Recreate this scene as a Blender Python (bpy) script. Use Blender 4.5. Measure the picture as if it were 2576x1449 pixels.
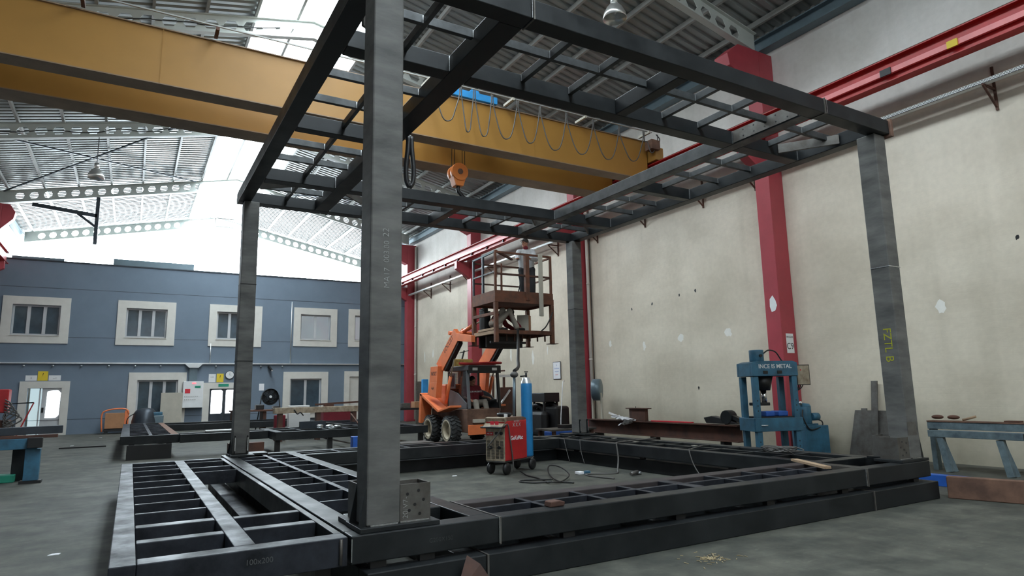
import bpy, bmesh, math, random
from mathutils import Vector, Matrix
random.seed(7)
for o in list(bpy.data.objects): bpy.data.objects.remove(o, do_unlink=True)
SC = bpy.context.scene
C = SC.collection
PI = math.pi

# ---------------------------------------------------------------- camera
def set_camera():
    f, yaw, pit, rol, H = 1617.8, .5326, .1593, -.0193, 1.45
    cy, sy, cp, sp = math.cos(yaw), math.sin(yaw), math.cos(pit), math.sin(pit)
    F = Vector((sy*cp, cy*cp, sp)); R = Vector((cy, -sy, 0)); U = R.cross(F)
    c, s = math.cos(rol), math.sin(rol)
    R2 = R*c + U*s; U2 = -R*s + U*c
    cam = bpy.data.cameras.new('camera'); o = bpy.data.objects.new('camera', cam); C.objects.link(o)
    M = Matrix((R2, U2, -F)).transposed().to_4x4(); M.translation = Vector((0, 0, H))
    o.matrix_world = M
    cam.sensor_width = 36; cam.lens = 36*f/2576; cam.clip_start = .05; cam.clip_end = 300
    SC.camera = o
set_camera()

# ---------------------------------------------------------------- world, light, exposure
W = bpy.data.worlds.new('sky'); SC.world = W; W.use_nodes = True
bg = W.node_tree.nodes['Background']; bg.inputs[0].default_value = (.75, .87, 1, 1); bg.inputs[1].default_value = 1.0
SC.view_settings.view_transform = 'Standard'; SC.view_settings.look = 'None'
SC.view_settings.gamma = 1; SC.view_settings.use_curve_mapping = False
SC.view_settings.exposure = 0.0
SKY_STRENGTH = 10.0      # daylight through the ridge skylight sheets
FRONT_STRENGTH = .6     # assumed near gable behind the camera, added to light faces turned to it
GABLE_STRENGTH = 22.0    # daylight through the translucent gable beyond the offices

# ---------------------------------------------------------------- hall dimensions
XL, XR, YB, YE = -5.4, 13.0, -9.0, 41.0
XC = 3.8                               # ridge
def raft(x): return 11.33 - .21*abs(x-XC)   # underside of the rafters

# ---------------------------------------------------------------- materials
def mat(name, col, rough=.6, metal=0., var=.15, scale=3., col2=None, bump=0., emit=None, alpha=1, streak=None, detail=4, thr=None, rvar=0, spec=.5):
    m = bpy.data.materials.new(name); m.use_nodes = True
    nt = m.node_tree; N = nt.nodes; L = nt.links; b = N['Principled BSDF']
    b.inputs['Roughness'].default_value = rough; b.inputs['Metallic'].default_value = metal; b.inputs['Specular IOR Level'].default_value = spec
    c1 = tuple(col)+(1,)
    if col2 is None:
        c2 = tuple(max(0, c*(1-var)) for c in col)+(1,)
        c1 = tuple(min(1, c*(1+var)) for c in col)+(1,)
    else: c2 = tuple(col2)+(1,)
    tc = N.new('ShaderNodeTexCoord'); mp = N.new('ShaderNodeMapping'); L.new(tc.outputs['Object'], mp.inputs[0])
    if streak: mp.inputs['Scale'].default_value = streak
    nz = N.new('ShaderNodeTexNoise'); nz.inputs['Scale'].default_value = scale; nz.inputs['Detail'].default_value = detail; nz.inputs['Roughness'].default_value = .62
    L.new(mp.outputs[0], nz.inputs['Vector'])
    r = N.new('ShaderNodeValToRGB'); a, bb = thr or (.3, .7)
    r.color_ramp.elements[0].position = a; r.color_ramp.elements[1].position = bb
    r.color_ramp.elements[0].color = c1; r.color_ramp.elements[1].color = c2
    L.new(nz.outputs[0], r.inputs[0]); L.new(r.outputs[0], b.inputs['Base Color'])
    if rvar:
        mr = N.new('ShaderNodeMapRange'); mr.inputs[1].default_value = .3; mr.inputs[2].default_value = .7; mr.inputs[3].default_value = rough-rvar; mr.inputs[4].default_value = rough+rvar
        L.new(nz.outputs[0], mr.inputs[0]); L.new(mr.outputs[0], b.inputs['Roughness'])
    if bump:
        bp = N.new('ShaderNodeBump'); bp.inputs['Strength'].default_value = bump; bp.inputs['Distance'].default_value = .02
        L.new(nz.outputs[0], bp.inputs['Height']); L.new(bp.outputs[0], b.inputs['Normal'])
    if emit:
        b.inputs['Emission Color'].default_value = tuple(col)+(1,); b.inputs['Emission Strength'].default_value = emit
    if alpha < 1: b.inputs['Alpha'].default_value = alpha
    return m
M = {}
M['steel'] = mat('mill_scale_steel', (.009, .011, .0125), .44, .12, col2=(.024, .027, .029), scale=2.6, streak=(1, 1, 1), bump=.03, detail=8, rvar=.1, spec=.3)
M['steel_top'] = mat('ground_steel', (.042, .047, .06), .50, .2, col2=(.009, .010, .013), scale=4, bump=.08, detail=9, rvar=.14, spec=.27)
M['steel_pink'] = mat('reddish_mill_scale', (.055, .045, .046), .55, .1, col2=(.03, .027, .028), scale=4, detail=8, spec=.3)
M['steel_bar'] = mat('grey_bar_steel', (.085, .092, .095), .45, .3, col2=(.035, .038, .04), scale=5, detail=8, rvar=.1)
M['steel_blue'] = mat('dark_blue_steel', (.03, .038, .048), .42, .5, col2=(.06, .07, .085), scale=2)
M['column'] = mat('rolled_column_steel', (.18, .178, .168), .6, .1, col2=(.08, .08, .078), scale=1.8, streak=(1, 1, 3.5), bump=.03, detail=10, spec=.25)
M['bright'] = mat('bright_weld', (.55, .56, .56), .35, .9, var=.3, scale=40)
M['plate'] = mat('bare_plate', (.16, .155, .145), .5, .5, col2=(.09, .08, .07), scale=6)
M['rust'] = mat('rusty_steel', (.13, .055, .035), .75, .1, col2=(.06, .032, .025), scale=3, bump=.1)
M['rust2'] = mat('light_rust', (.22, .12, .08), .8, .05, col2=(.10, .055, .04), scale=4, bump=.1)
M['rustplat'] = mat('platform_rust', (.20, .075, .04), .75, .1, col2=(.09, .045, .03), scale=6, bump=.1)
M['red'] = mat('red_column_paint', (.36, .045, .06), .45, var=.12, scale=1.5)
M['redrail'] = mat('red_rail_paint', (.42, .018, .018), .4, var=.15, scale=2)
M['redbar'] = mat('red_conductor_cover', (.75, .20, .20), .35, var=.1, scale=2)
M['crane'] = mat('yellow_crane_paint', (.37, .185, .035), .5, var=.07, scale=.8, bump=.01)
M['crane_under'] = mat('crane_flange_paint', (.25, .17, .11), .6, var=.2, scale=2)
M['orange'] = mat('orange_loader_paint', (.78, .20, .07), .42, var=.12, scale=3)
M['hookorange'] = mat('orange_block_paint', (.72, .22, .05), .4, var=.1)
M['black'] = mat('black_paint', (.012, .012, .013), .45, var=.3)
M['rubber'] = mat('tyre_rubber', (.035, .036, .036), .85, var=.35, scale=12)
M['rim'] = mat('dusty_cream_rim', (.42, .36, .26), .7, var=.2, scale=8)
M['blue'] = mat('blue_press_paint', (.045, .17, .27), .45, col2=(.03, .09, .14), scale=4)
M['gasblue'] = mat('gas_bottle_blue', (.02, .20, .46), .35, var=.12, scale=5)
M['strongblue'] = mat('strong_blue_paint', (.02, .10, .42), .45, var=.2)
M['trolley'] = mat('trolley_blue', (.04, .28, .62), .4, var=.15)
M['standblue'] = mat('worn_blue_grey', (.17, .23, .25), .6, col2=(.07, .10, .12), scale=6)
M['weldred'] = mat('welder_red', (.42, .02, .022), .4, var=.15, scale=5)
M['weldcream'] = mat('dirty_cream', (.45, .38, .28), .6, col2=(.2, .15, .1), scale=9)
M['white'] = mat('white_paint', (.75, .76, .76), .5, var=.05)
M['cream'] = mat('cream_trim', (.62, .60, .55), .6, var=.05)
M['frame'] = mat('window_frame', (.50, .51, .52), .4, var=.06)
M['office'] = mat('blue_grey_render', (.15, .195, .25), .7, var=.06, scale=1.2, bump=.02)
M['roof'] = mat('galvanised_sheet', (.33, .35, .34), .40, .40, col2=(.25, .27, .265), scale=.9)
M['truss'] = mat('pale_truss_paint', (.50, .53, .50), .5, var=.06)
M['purlin'] = mat('purlin_grey', (.36, .36, .34), .5, .2, var=.06)
M['gutter'] = mat('blue_grey_gutter', (.13, .18, .21), .4, .3, var=.1)
M['zinc'] = mat('zinc_tray', (.62, .65, .66), .35, .7, var=.1)
M['conc'] = mat('precast', (.5, .5, .47), .8)
M['pipe'] = mat('pipe_cream', (.60, .56, .50), .5, var=.06)
M['yellow'] = mat('sign_yellow', (.75, .55, .03), .5, var=.05)
M['paper'] = mat('paper', (.8, .8, .82), .8, var=.04)
M['green'] = mat('sign_green', (.02, .28, .18), .5, var=.1)
M['signred'] = mat('sign_red', (.65, .03, .05), .5)
M['cable'] = mat('grey_cable', (.09, .085, .08), .6, var=.2)
M['cableb'] = mat('black_cable', (.012, .012, .012), .5)
M['chrome'] = mat('chrome', (.8, .8, .8), .15, 1., var=.05)
M['wood'] = mat('old_wood', (.35, .24, .15), .8, var=.25, scale=6, streak=(8, 1, 8))
M['card'] = mat('cardboard', (.40, .20, .10), .8, var=.1)
M['boxcream'] = mat('pale_box', (.46, .43, .36), .8, var=.08)
M['skin'] = mat('skin', (.42, .20, .13), .55, var=.08)
M['hair'] = mat('dark_hair', (.02, .016, .014), .7)
M['shirtw'] = mat('grey_white_shirt', (.50, .51, .52), .85, var=.1, scale=8)
M['trousd'] = mat('dark_trousers', (.035, .037, .042), .85)
M['trousb'] = mat('beige_trousers', (.36, .33, .28), .85, var=.1)
M['maroon'] = mat('maroon_shirt', (.16, .012, .022), .85, var=.15)
M['lampal'] = mat('spun_aluminium', (.60, .60, .58), .3, .8, var=.05)
M['glass_dark'] = mat('dark_pane', (.05, .075, .095), .12, .0, var=.3, scale=1.5)
M['cab'] = mat('cab_grey', (.13, .14, .15), .5, .2, var=.1)
M['litter'] = mat('straw_litter', (.35, .28, .16), .9, var=.3)
M['skylit'] = mat('skylight_sheet', (.86, .95, 1.), .5, var=0, emit=SKY_STRENGTH)
M['gablelit'] = mat('gable_sheet', (.84, .94, 1.), .5, var=0, emit=GABLE_STRENGTH)
M['frontlit'] = mat('added_front_sheet', (.95, .97, 1.), .5, var=0, emit=FRONT_STRENGTH)
M['dab'] = mat('filler_dab', (.80, .78, .72), .85, var=.05)
M['doorlit'] = mat('lit_door_glass', (.92, .97, 1.), .5, var=0, emit=2.5)
M['chalkf'] = mat('faint_chalk', (.10, .105, .105), .9, var=.3, scale=60)
M['roomlit'] = mat('lit_room', (.55, .68, .70), .5, var=.0, emit=.75)
M['led'] = mat('red_led', (1., .1, .12), .5, var=0, emit=3.)

def glass(name, tint, rough=.05, mix=.85):
    m = bpy.data.materials.new(name); m.use_nodes = True; nt = m.node_tree; N = nt.nodes; L = nt.links
    out = N['Material Output']; N.remove(N['Principled BSDF'])
    t = N.new('ShaderNodeBsdfTransparent'); t.inputs[0].default_value = tuple(tint)+(1,)
    g = N.new('ShaderNodeBsdfGlossy'); g.inputs['Roughness'].default_value = rough
    mx = N.new('ShaderNodeMixShader'); mx.inputs[0].default_value = 1-mix
    L.new(t.outputs[0], mx.inputs[1]); L.new(g.outputs[0], mx.inputs[2]); L.new(mx.outputs[0], out.inputs[0]); return m
M['glass'] = glass('cab_glass', (.75, .72, .72), .08, .88)

def wall_material():
    m = bpy.data.materials.new('stained_plaster'); m.use_nodes = True; nt = m.node_tree; N = nt.nodes; L = nt.links; b = N['Principled BSDF']
    b.inputs['Roughness'].default_value = .85
    g = N.new('ShaderNodeNewGeometry')
    sx = N.new('ShaderNodeSeparateXYZ'); L.new(g.outputs['Position'], sx.inputs[0])
    def noise(scale, det, msc=(1, 1, 1)):
        mp = N.new('ShaderNodeMapping'); mp.inputs['Scale'].default_value = msc; L.new(g.outputs['Position'], mp.inputs[0])
        n = N.new('ShaderNodeTexNoise'); n.inputs['Scale'].default_value = scale; n.inputs['Detail'].default_value = det; L.new(mp.outputs[0], n.inputs['Vector']); return n
    def ramp(src, els):
        r = N.new('ShaderNodeValToRGB'); L.new(src, r.inputs[0])
        r.color_ramp.elements[0].position = els[0][0]; r.color_ramp.elements[0].color = els[0][1]+(1,)
        r.color_ramp.elements[1].position = els[-1][0]; r.color_ramp.elements[1].color = els[-1][1]+(1,)
        for p, c in els[1:-1]: e = r.color_ramp.elements.new(p); e.color = c+(1,)
        return r
    def mul(a, bb, fac=1.):
        x = N.new('ShaderNodeMix'); x.data_type = 'RGBA'; x.blend_type = 'MULTIPLY'; x.inputs[0].default_value = fac
        L.new(a, x.inputs[6]); L.new(bb, x.inputs[7]); return x.outputs[2]
    # beige paint, with light put into the colour: whiter above the crane rail
    mr = N.new('ShaderNodeMapRange'); mr.inputs[1].default_value = 0; mr.inputs[2].default_value = 10; L.new(sx.outputs[2], mr.inputs[0])
    base = ramp(mr.outputs[0], [(0., (.62, .56, .44)), (.45, (.78, .695, .57)), (.68, (.80, .725, .62)), (.72, (.76, .725, .68)), (1., (.77, .745, .715))])
    c = mul(base.outputs[0], ramp(noise(.55, 6, (1, 1, 1.6)).outputs[0], [(.3, (.80, .79, .77)), (.62, (1, 1, 1))]).outputs[0])
    c = mul(c, ramp(noise(9, 5).outputs[0], [(.3, (.93, .93, .93)), (.7, (1, 1, 1))]).outputs[0])
    # faint vertical runs
    c = mul(c, ramp(noise(2.2, 3, (1, 1, .06)).outputs[0], [(.34, (.90, .90, .89)), (.5, (1, 1, 1))]).outputs[0], .7)
    # pale plaster patches, a row at about 2.6 m
    vz = N.new('ShaderNodeTexVoronoi'); vz.inputs['Scale'].default_value = .75
    mp = N.new('ShaderNodeMapping'); mp.inputs['Scale'].default_value = (0, 1, .6); L.new(g.outputs['Position'], mp.inputs[0]); L.new(mp.outputs[0], vz.inputs['Vector'])
    rp = ramp(vz.outputs['Distance'], [(.0, (1, 1, 1)), (.06, (1, 1, 1)), (.085, (0, 0, 0))])
    mz = ramp(mr.outputs[0], [(.235, (0, 0, 0)), (.25, (1, 1, 1)), (.29, (1, 1, 1)), (.30, (0, 0, 0))])
    pm = N.new('ShaderNodeMath'); pm.operation = 'MULTIPLY'; L.new(rp.outputs[0], pm.inputs[0]); L.new(mz.outputs[0], pm.inputs[1])
    x = N.new('ShaderNodeMix'); x.data_type = 'RGBA'; L.new(pm.outputs[0], x.inputs[0]); L.new(c, x.inputs[6]); x.inputs[7].default_value = (.68, .67, .62, 1); pm.inputs[1].default_value = 0; nt.links.remove(pm.inputs[1].links[0]); nt.links.remove(pm.inputs[0].links[0]); pm.inputs[0].default_value = 0
    c = x.outputs[2]
    # dirt splashed along the foot of the wall
    ft = ramp(mr.outputs[0], [(0., (.45, .47, .46)), (.035, (.75, .76, .74)), (.11, (1, 1, 1))])
    fn = noise(1.3, 5); mm = N.new('ShaderNodeMix'); mm.data_type = 'RGBA'; mm.blend_type = 'MULTIPLY'
    L.new(fn.outputs[0], mm.inputs[0]); L.new(c, mm.inputs[6]); L.new(ft.outputs[0], mm.inputs[7])
    L.new(mm.outputs[2], b.inputs['Base Color'])
    br = N.new('ShaderNodeTexBrick'); br.inputs['Scale'].default_value = 2.2; br.inputs['Mortar Size'].default_value = .012
    sw = N.new('ShaderNodeCombineXYZ'); L.new(sx.outputs[1], sw.inputs[0]); L.new(sx.outputs[2], sw.inputs[1]); L.new(sw.outputs[0], br.inputs['Vector'])
    bp = N.new('ShaderNodeBump'); bp.inputs['Strength'].default_value = .25; bp.inputs['Distance'].default_value = .01; L.new(br.outputs['Fac'], bp.inputs['Height']); bp.invert = True
    nb = noise(6, 6); bp2 = N.new('ShaderNodeBump'); bp2.inputs['Strength'].default_value = .25; bp2.inputs['Distance'].default_value = .02
    L.new(nb.outputs[0], bp2.inputs['Height']); L.new(bp.outputs[0], bp2.inputs['Normal']); L.new(bp2.outputs[0], b.inputs['Normal'])
    return m
M['wall'] = wall_material()

def floor_material():
    m = bpy.data.materials.new('worn_concrete'); m.use_nodes = True; nt = m.node_tree; N = nt.nodes; L = nt.links; b = N['Principled BSDF']
    g = N.new('ShaderNodeNewGeometry')
    def noise(s, d, sc=(1, 1, 1)):
        mp = N.new('ShaderNodeMapping'); mp.inputs['Scale'].default_value = sc; L.new(g.outputs['Position'], mp.inputs[0])
        n = N.new('ShaderNodeTexNoise'); n.inputs['Scale'].default_value = s; n.inputs['Detail'].default_value = d; n.inputs['Roughness'].default_value = .65; L.new(mp.outputs[0], n.inputs['Vector']); return n
    n1 = noise(.5, 9); n2 = noise(4, 8, (1, .5, 1)); n3 = noise(.22, 4)
    r1 = N.new('ShaderNodeValToRGB'); L.new(n1.outputs[0], r1.inputs[0])
    r1.color_ramp.elements[0].position = .33; r1.color_ramp.elements[0].color = (.066, .069, .063, 1)
    r1.color_ramp.elements[1].position = .66; r1.color_ramp.elements[1].color = (.10, .101, .09, 1)
    r2 = N.new('ShaderNodeValToRGB'); L.new(n2.outputs[0], r2.inputs[0])
    r2.color_ramp.elements[0].position = .3; r2.color_ramp.elements[0].color = (.68, .68, .68, 1)
    r2.color_ramp.elements[1].position = .65; r2.color_ramp.elements[1].color = (1.1, 1.1, 1.08, 1)
    x = N.new('ShaderNodeMix'); x.data_type = 'RGBA'; x.blend_type = 'MULTIPLY'; x.inputs[0].default_value = 1
    L.new(r1.outputs[0], x.inputs[6]); L.new(r2.outputs[0], x.inputs[7])
    n4 = noise(1.6, 10, (1, 1.6, 1)); r4 = N.new('ShaderNodeValToRGB'); L.new(n4.outputs[0], r4.inputs[0])
    r4.color_ramp.elements[0].position = .40; r4.color_ramp.elements[0].color = (.74, .76, .75, 1)
    r4.color_ramp.elements[1].position = .60; r4.color_ramp.elements[1].color = (1.2, 1.18, 1.12, 1)
    n5 = noise(22, 3, (.25, 1, 1)); r5 = N.new('ShaderNodeValToRGB'); L.new(n5.outputs[0], r5.inputs[0])
    r5.color_ramp.elements[0].position = .62; r5.color_ramp.elements[0].color = (1, 1, 1, 1)
    r5.color_ramp.elements[1].position = .74; r5.color_ramp.elements[1].color = (1.5, 1.5, 1.45, 1)
    y_ = x.outputs[2]
    for r_ in (r4, r5):
        x2 = N.new('ShaderNodeMix'); x2.data_type = 'RGBA'; x2.blend_type = 'MULTIPLY'; x2.inputs[0].default_value = 1
        L.new(y_, x2.inputs[6]); L.new(r_.outputs[0], x2.inputs[7]); y_ = x2.outputs[2]
    L.new(y_, b.inputs['Base Color'])
    rr = N.new('ShaderNodeMapRange'); rr.inputs[3].default_value = .5; rr.inputs[4].default_value = .8; b.inputs['Specular IOR Level'].default_value = .2; L.new(n3.outputs[0], rr.inputs[0]); L.new(rr.outputs[0], b.inputs['Roughness'])
    bp = N.new('ShaderNodeBump'); bp.inputs['Strength'].default_value = .15; bp.inputs['Distance'].default_value = .01; L.new(n2.outputs[0], bp.inputs['Height']); L.new(bp.outputs[0], b.inputs['Normal'])
    return m
M['floor'] = floor_material()

# ---------------------------------------------------------------- mesh helpers
class MB:
    """collects shapes into one mesh"""
    def __init__(s): s.bm = bmesh.new(); s.mats = []; s.cur = 0
    def use(s, m):
        if m not in s.mats: s.mats.append(m)
        s.cur = s.mats.index(m); return s
    def _f(s, fs, smooth=False):
        for f in fs: f.material_index = s.cur; f.smooth = smooth
    def box(s, x0, x1, y0, y1, z0, z1, mtx=None):
        vs = [s.bm.verts.new(v) for v in ((x0,y0,z0),(x1,y0,z0),(x1,y1,z0),(x0,y1,z0),(x0,y0,z1),(x1,y0,z1),(x1,y1,z1),(x0,y1,z1))]
        if mtx:
            for v in vs: v.co = mtx @ v.co
        fs = [s.bm.faces.new([vs[i] for i in q]) for q in ((3,2,1,0),(4,5,6,7),(0,1,5,4),(1,2,6,5),(2,3,7,6),(3,0,4,7))]
        s._f(fs); return s
    def bar(s, a, b, w, h, up=(0,0,1), roll=0):
        a, b = Vector(a), Vector(b); d = b-a; L = d.length; d.normalize(); up = Vector(up)
        if abs(d.dot(up)) > .98: up = Vector((0,1,0))
        x = d.cross(up).normalized(); z = x.cross(d).normalized()
        m = Matrix((x, d, z)).transposed().to_4x4(); m.translation = a
        if roll: m = m @ Matrix.Rotation(roll, 4, 'Y')
        return s.box(-w/2, w/2, 0, L, -h/2, h/2, m)
    def tube(s, pts, r, n=8, cap=True, radii=None):
        pts = [Vector(p) for p in pts]; rings = []
        up = Vector((.13, .21, .97)).normalized()
        for i, p in enumerate(pts):
            t = (pts[min(i+1, len(pts)-1)]-pts[max(i-1, 0)]).normalized()
            x = t.cross(up)
            if x.length < .05: x = t.cross(Vector((1, 0, 0)))
            x.normalize(); y = x.cross(t).normalized(); up = y
            rr = radii[i] if radii else r
            rings.append([s.bm.verts.new(p+x*rr*math.cos(2*PI*k/n)+y*rr*math.sin(2*PI*k/n)) for k in range(n)])
        fs = []
        for i in range(len(rings)-1):
            for k in range(n):
                fs.append(s.bm.faces.new((rings[i][k], rings[i][(k+1)%n], rings[i+1][(k+1)%n], rings[i+1][k])))
        s._f(fs, True)
        if cap: s._f([s.bm.faces.new(rings[0][::-1]), s.bm.faces.new(rings[-1])])
        return s
    def cyl(s, a, b, r, n=20, r2=None): return s.tube([a, b], r, n, True, [r, r if r2 is None else r2])
    def prism(s, poly, axis, a, b, mtx=None):
        """polygon of (u, v) extruded along an axis from a to b (x: u=y v=z, y: u=x v=z, z: u=x v=y)"""
        def P(u, v, t):
            p = {'x': (t, u, v), 'y': (u, t, v), 'z': (u, v, t)}[axis]; p = Vector(p); return mtx @ p if mtx else p
        A = [s.bm.verts.new(P(u, v, a)) for u, v in poly]; B = [s.bm.verts.new(P(u, v, b)) for u, v in poly]; n = len(poly)
        fs = [s.bm.faces.new(A[::-1]), s.bm.faces.new(B)]+[s.bm.faces.new((A[i], A[(i+1)%n], B[(i+1)%n], B[i])) for i in range(n)]
        s._f(fs); return s
    def lathe(s, prof, c, axis=(0,0,1), n=24):
        """prof: (radius, height) along the axis from point c"""
        ax = Vector(axis).normalized(); q = Vector((0,0,1)).rotation_difference(ax).to_matrix(); c = Vector(c); rings = []
        for r, h in prof:
            rings.append([s.bm.verts.new(c+q @ Vector((max(r, 1e-4)*math.cos(2*PI*k/n), max(r, 1e-4)*math.sin(2*PI*k/n), h))) for k in range(n)])
        fs = [s.bm.faces.new((rings[i][k], rings[i][(k+1)%n], rings[i+1][(k+1)%n], rings[i+1][k])) for i in range(len(rings)-1) for k in range(n)]
        s._f(fs, True); return s
    def ball(s, c, r, sc=(1,1,1), seg=14, mtx=None):
        g = bmesh.ops.create_uvsphere(s.bm, u_segments=seg, v_segments=seg//2+2, radius=1)
        fs = set()
        for v in g['verts']:
            p = Vector((v.co.x*sc[0]*r, v.co.y*sc[1]*r, v.co.z*sc[2]*r))
            if mtx: p = mtx @ p
            v.co = p+Vector(c)
            for f in v.link_faces: fs.add(f)
        s._f(fs, True); return s
    def build(s, name, m=None, parent=None, bevel=0, label=None, cat=None, group=None, kind=None, fixn=True):
        if fixn: bmesh.ops.recalc_face_normals(s.bm, faces=s.bm.faces)
        me = bpy.data.meshes.new(name); s.bm.to_mesh(me); s.bm.free()
        mats = s.mats or [m]
        for x in mats: me.materials.append(M[x] if isinstance(x, str) else x)
        o = bpy.data.objects.new(name, me); C.objects.link(o)
        if parent: o.parent = parent
        if bevel:
            b = o.modifiers.new('bevel', 'BEVEL'); b.width = bevel; b.segments = 2; b.limit_method = 'ANGLE'
        tag(o, label, cat, group, kind); return o
def tag(o, label=None, cat=None, group=None, kind=None):
    if label: o['label'] = label
    if cat: o['category'] = cat
    if group: o['group'] = group
    if kind: o['kind'] = kind
    return o
def empty(name, label=None, cat=None, group=None, loc=(0,0,0), rz=0, kind=None):
    o = bpy.data.objects.new(name, None); C.objects.link(o); o.location = loc; o.rotation_euler = (0,0,rz); o.empty_display_size = .1
    return tag(o, label, cat, group, kind)
def copy_tree(o, parent=None):
    c = o.copy(); C.objects.link(c)
    if parent: c.parent = parent
    for ch in list(o.children): copy_tree(ch, c)
    return c
def text_mesh(name, txt, size, m, parent, mtx, depth=.002, label=None, bold=0):
    cu = bpy.data.curves.new(name, 'FONT'); cu.body = txt; cu.size = size; cu.extrude = depth; cu.align_x = 'CENTER'; cu.align_y = 'CENTER'; cu.offset = bold
    t = bpy.data.objects.new('tmp_text', cu); C.objects.link(t)
    dg = bpy.context.evaluated_depsgraph_get(); me = bpy.data.meshes.new_from_object(t.evaluated_get(dg)); me.name = name
    bpy.data.objects.remove(t, do_unlink=True)
    me.materials.clear(); me.materials.append(M[m])
    o = bpy.data.objects.new(name, me); C.objects.link(o); o.parent = parent; o.matrix_local = mtx
    if label: o['label'] = label
    return o
def face_mtx(origin, right, up):
    r = Vector(right).normalized(); u = Vector(up).normalized(); n = r.cross(u)
    m = Matrix((r, u, n)).transposed().to_4x4(); m.translation = Vector(origin); return m
def curve_pts(ctrl, n=8):
    """Catmull-Rom through the control points"""
    P = [Vector(p) for p in ctrl]; P = [P[0]*2-P[1]]+P+[P[-1]*2-P[-2]]; out = []
    for i in range(1, len(P)-2):
        for k in range(n):
            t = k/n; a, b, c, d = P[i-1], P[i], P[i+1], P[i+2]
            out.append(.5*((2*b)+(-a+c)*t+(2*a-5*b+4*c-d)*t*t+(-a+3*b-3*c+d)*t*t*t))
    out.append(P[-2]); return out

# ================================================================ THE HALL
def S(name, mb, m=None, parent=None, bevel=0, label=None): return mb.build(name, m, parent, bevel, label, kind='structure')
S('floor', MB().box(XL-.3, XR+.3, YB, YE+.3, -.2, 0), 'floor')
S('wall_right', MB().box(XR, XR+.25, YB, YE, 0, 10.2), 'wall')
S('wall_left', MB().use('office').box(XL-.25, XL, YB, YE, 0, 6.0).use('wall').box(XL-.25, XL, YB, YE, 6.0, 10.2))  # unseen lower part given a dark colour to cut light on left faces
S('wall_front', MB().box(XL, XR, YB-.25, YB, 0, 6.0), 'wall')
S('window_10', MB().prism([(XL, 6.0), (XR, 6.0), (XR, 10.0), (XC, 11.95), (XL, 10.0)], 'y', YB-.08, YB-.02), 'frontlit', label='assumed glowing sheeting of the unseen near gable, added for light from behind')  # glowing sheet assumed behind the camera, added to brighten near faces
gb = MB(); gb.box(XL, XR, YE, YE+.2, 0, 6.0); S('wall_back', gb, 'wall')
S('window_1', MB().prism([(XL, 6.0), (XR, 6.0), (XR, 10.0), (XC, 11.95), (XL, 10.0)], 'y', YE+.02, YE+.08), 'gablelit', label='bright translucent sheeting filling the gable above the offices')

def roof_profile(y0, y1, p=.25, h=.055):
    pts = []; y = y0
    while y < y1-p:
        pts += [(y, 0), (y+.10, 0), (y+.13, h), (y+.20, h), (y+.23, 0)]; y += p
    return pts+[(y1, 0)]
def roof_slope(x0, x1, name, m):
    b = MB(); pr = roof_profile(YB, YE)
    A = [b.bm.verts.new((x0, y, raft(x0)+.66+h)) for y, h in pr]; B = [b.bm.verts.new((x1, y, raft(x1)+.66+h)) for y, h in pr]
    for i in range(len(pr)-1): b.bm.faces.new((A[i], A[i+1], B[i+1], B[i]))
    return S(name, b, m)
SKX = 1.5
roof_slope(XL-.2, XC-SKX, 'ceiling', 'roof'); roof_slope(XC+SKX, XR+.2, 'ceiling', 'roof')
b = MB(); pr = roof_profile(YB, YE)
for sgn in (-1, 1):
    x0, x1 = XC+sgn*SKX, XC
    A = [b.bm.verts.new((x0, y, raft(x0)+.665+h)) for y, h in pr]; B = [b.bm.verts.new((x1, y, raft(x1)+.665+h)) for y, h in pr]
    for i in range(len(pr)-1): b.bm.faces.new((A[i], A[i+1], B[i+1], B[i]))
S('window_2', b, 'skylit', label='bright skylight strip of translucent sheets along the ridge')

# purlins
px = [XC+s*(SKX+.03+1.19*k) for s in (-1, 1) for k in range(0, 8 if s > 0 else 8)]+[XC-.45, XC+.45]
for x in px:
    if x < XL+.1 or x > XR-.1: continue
    z = raft(x)+.52
    b = MB(); b.box(x-.035, x+.035, YB, YE, z, z+.13)
    b.build('purlin', 'purlin', label='long grey roof purlin running under the ribbed sheets from gable to gable', cat='beam', group='roof purlins')

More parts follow.
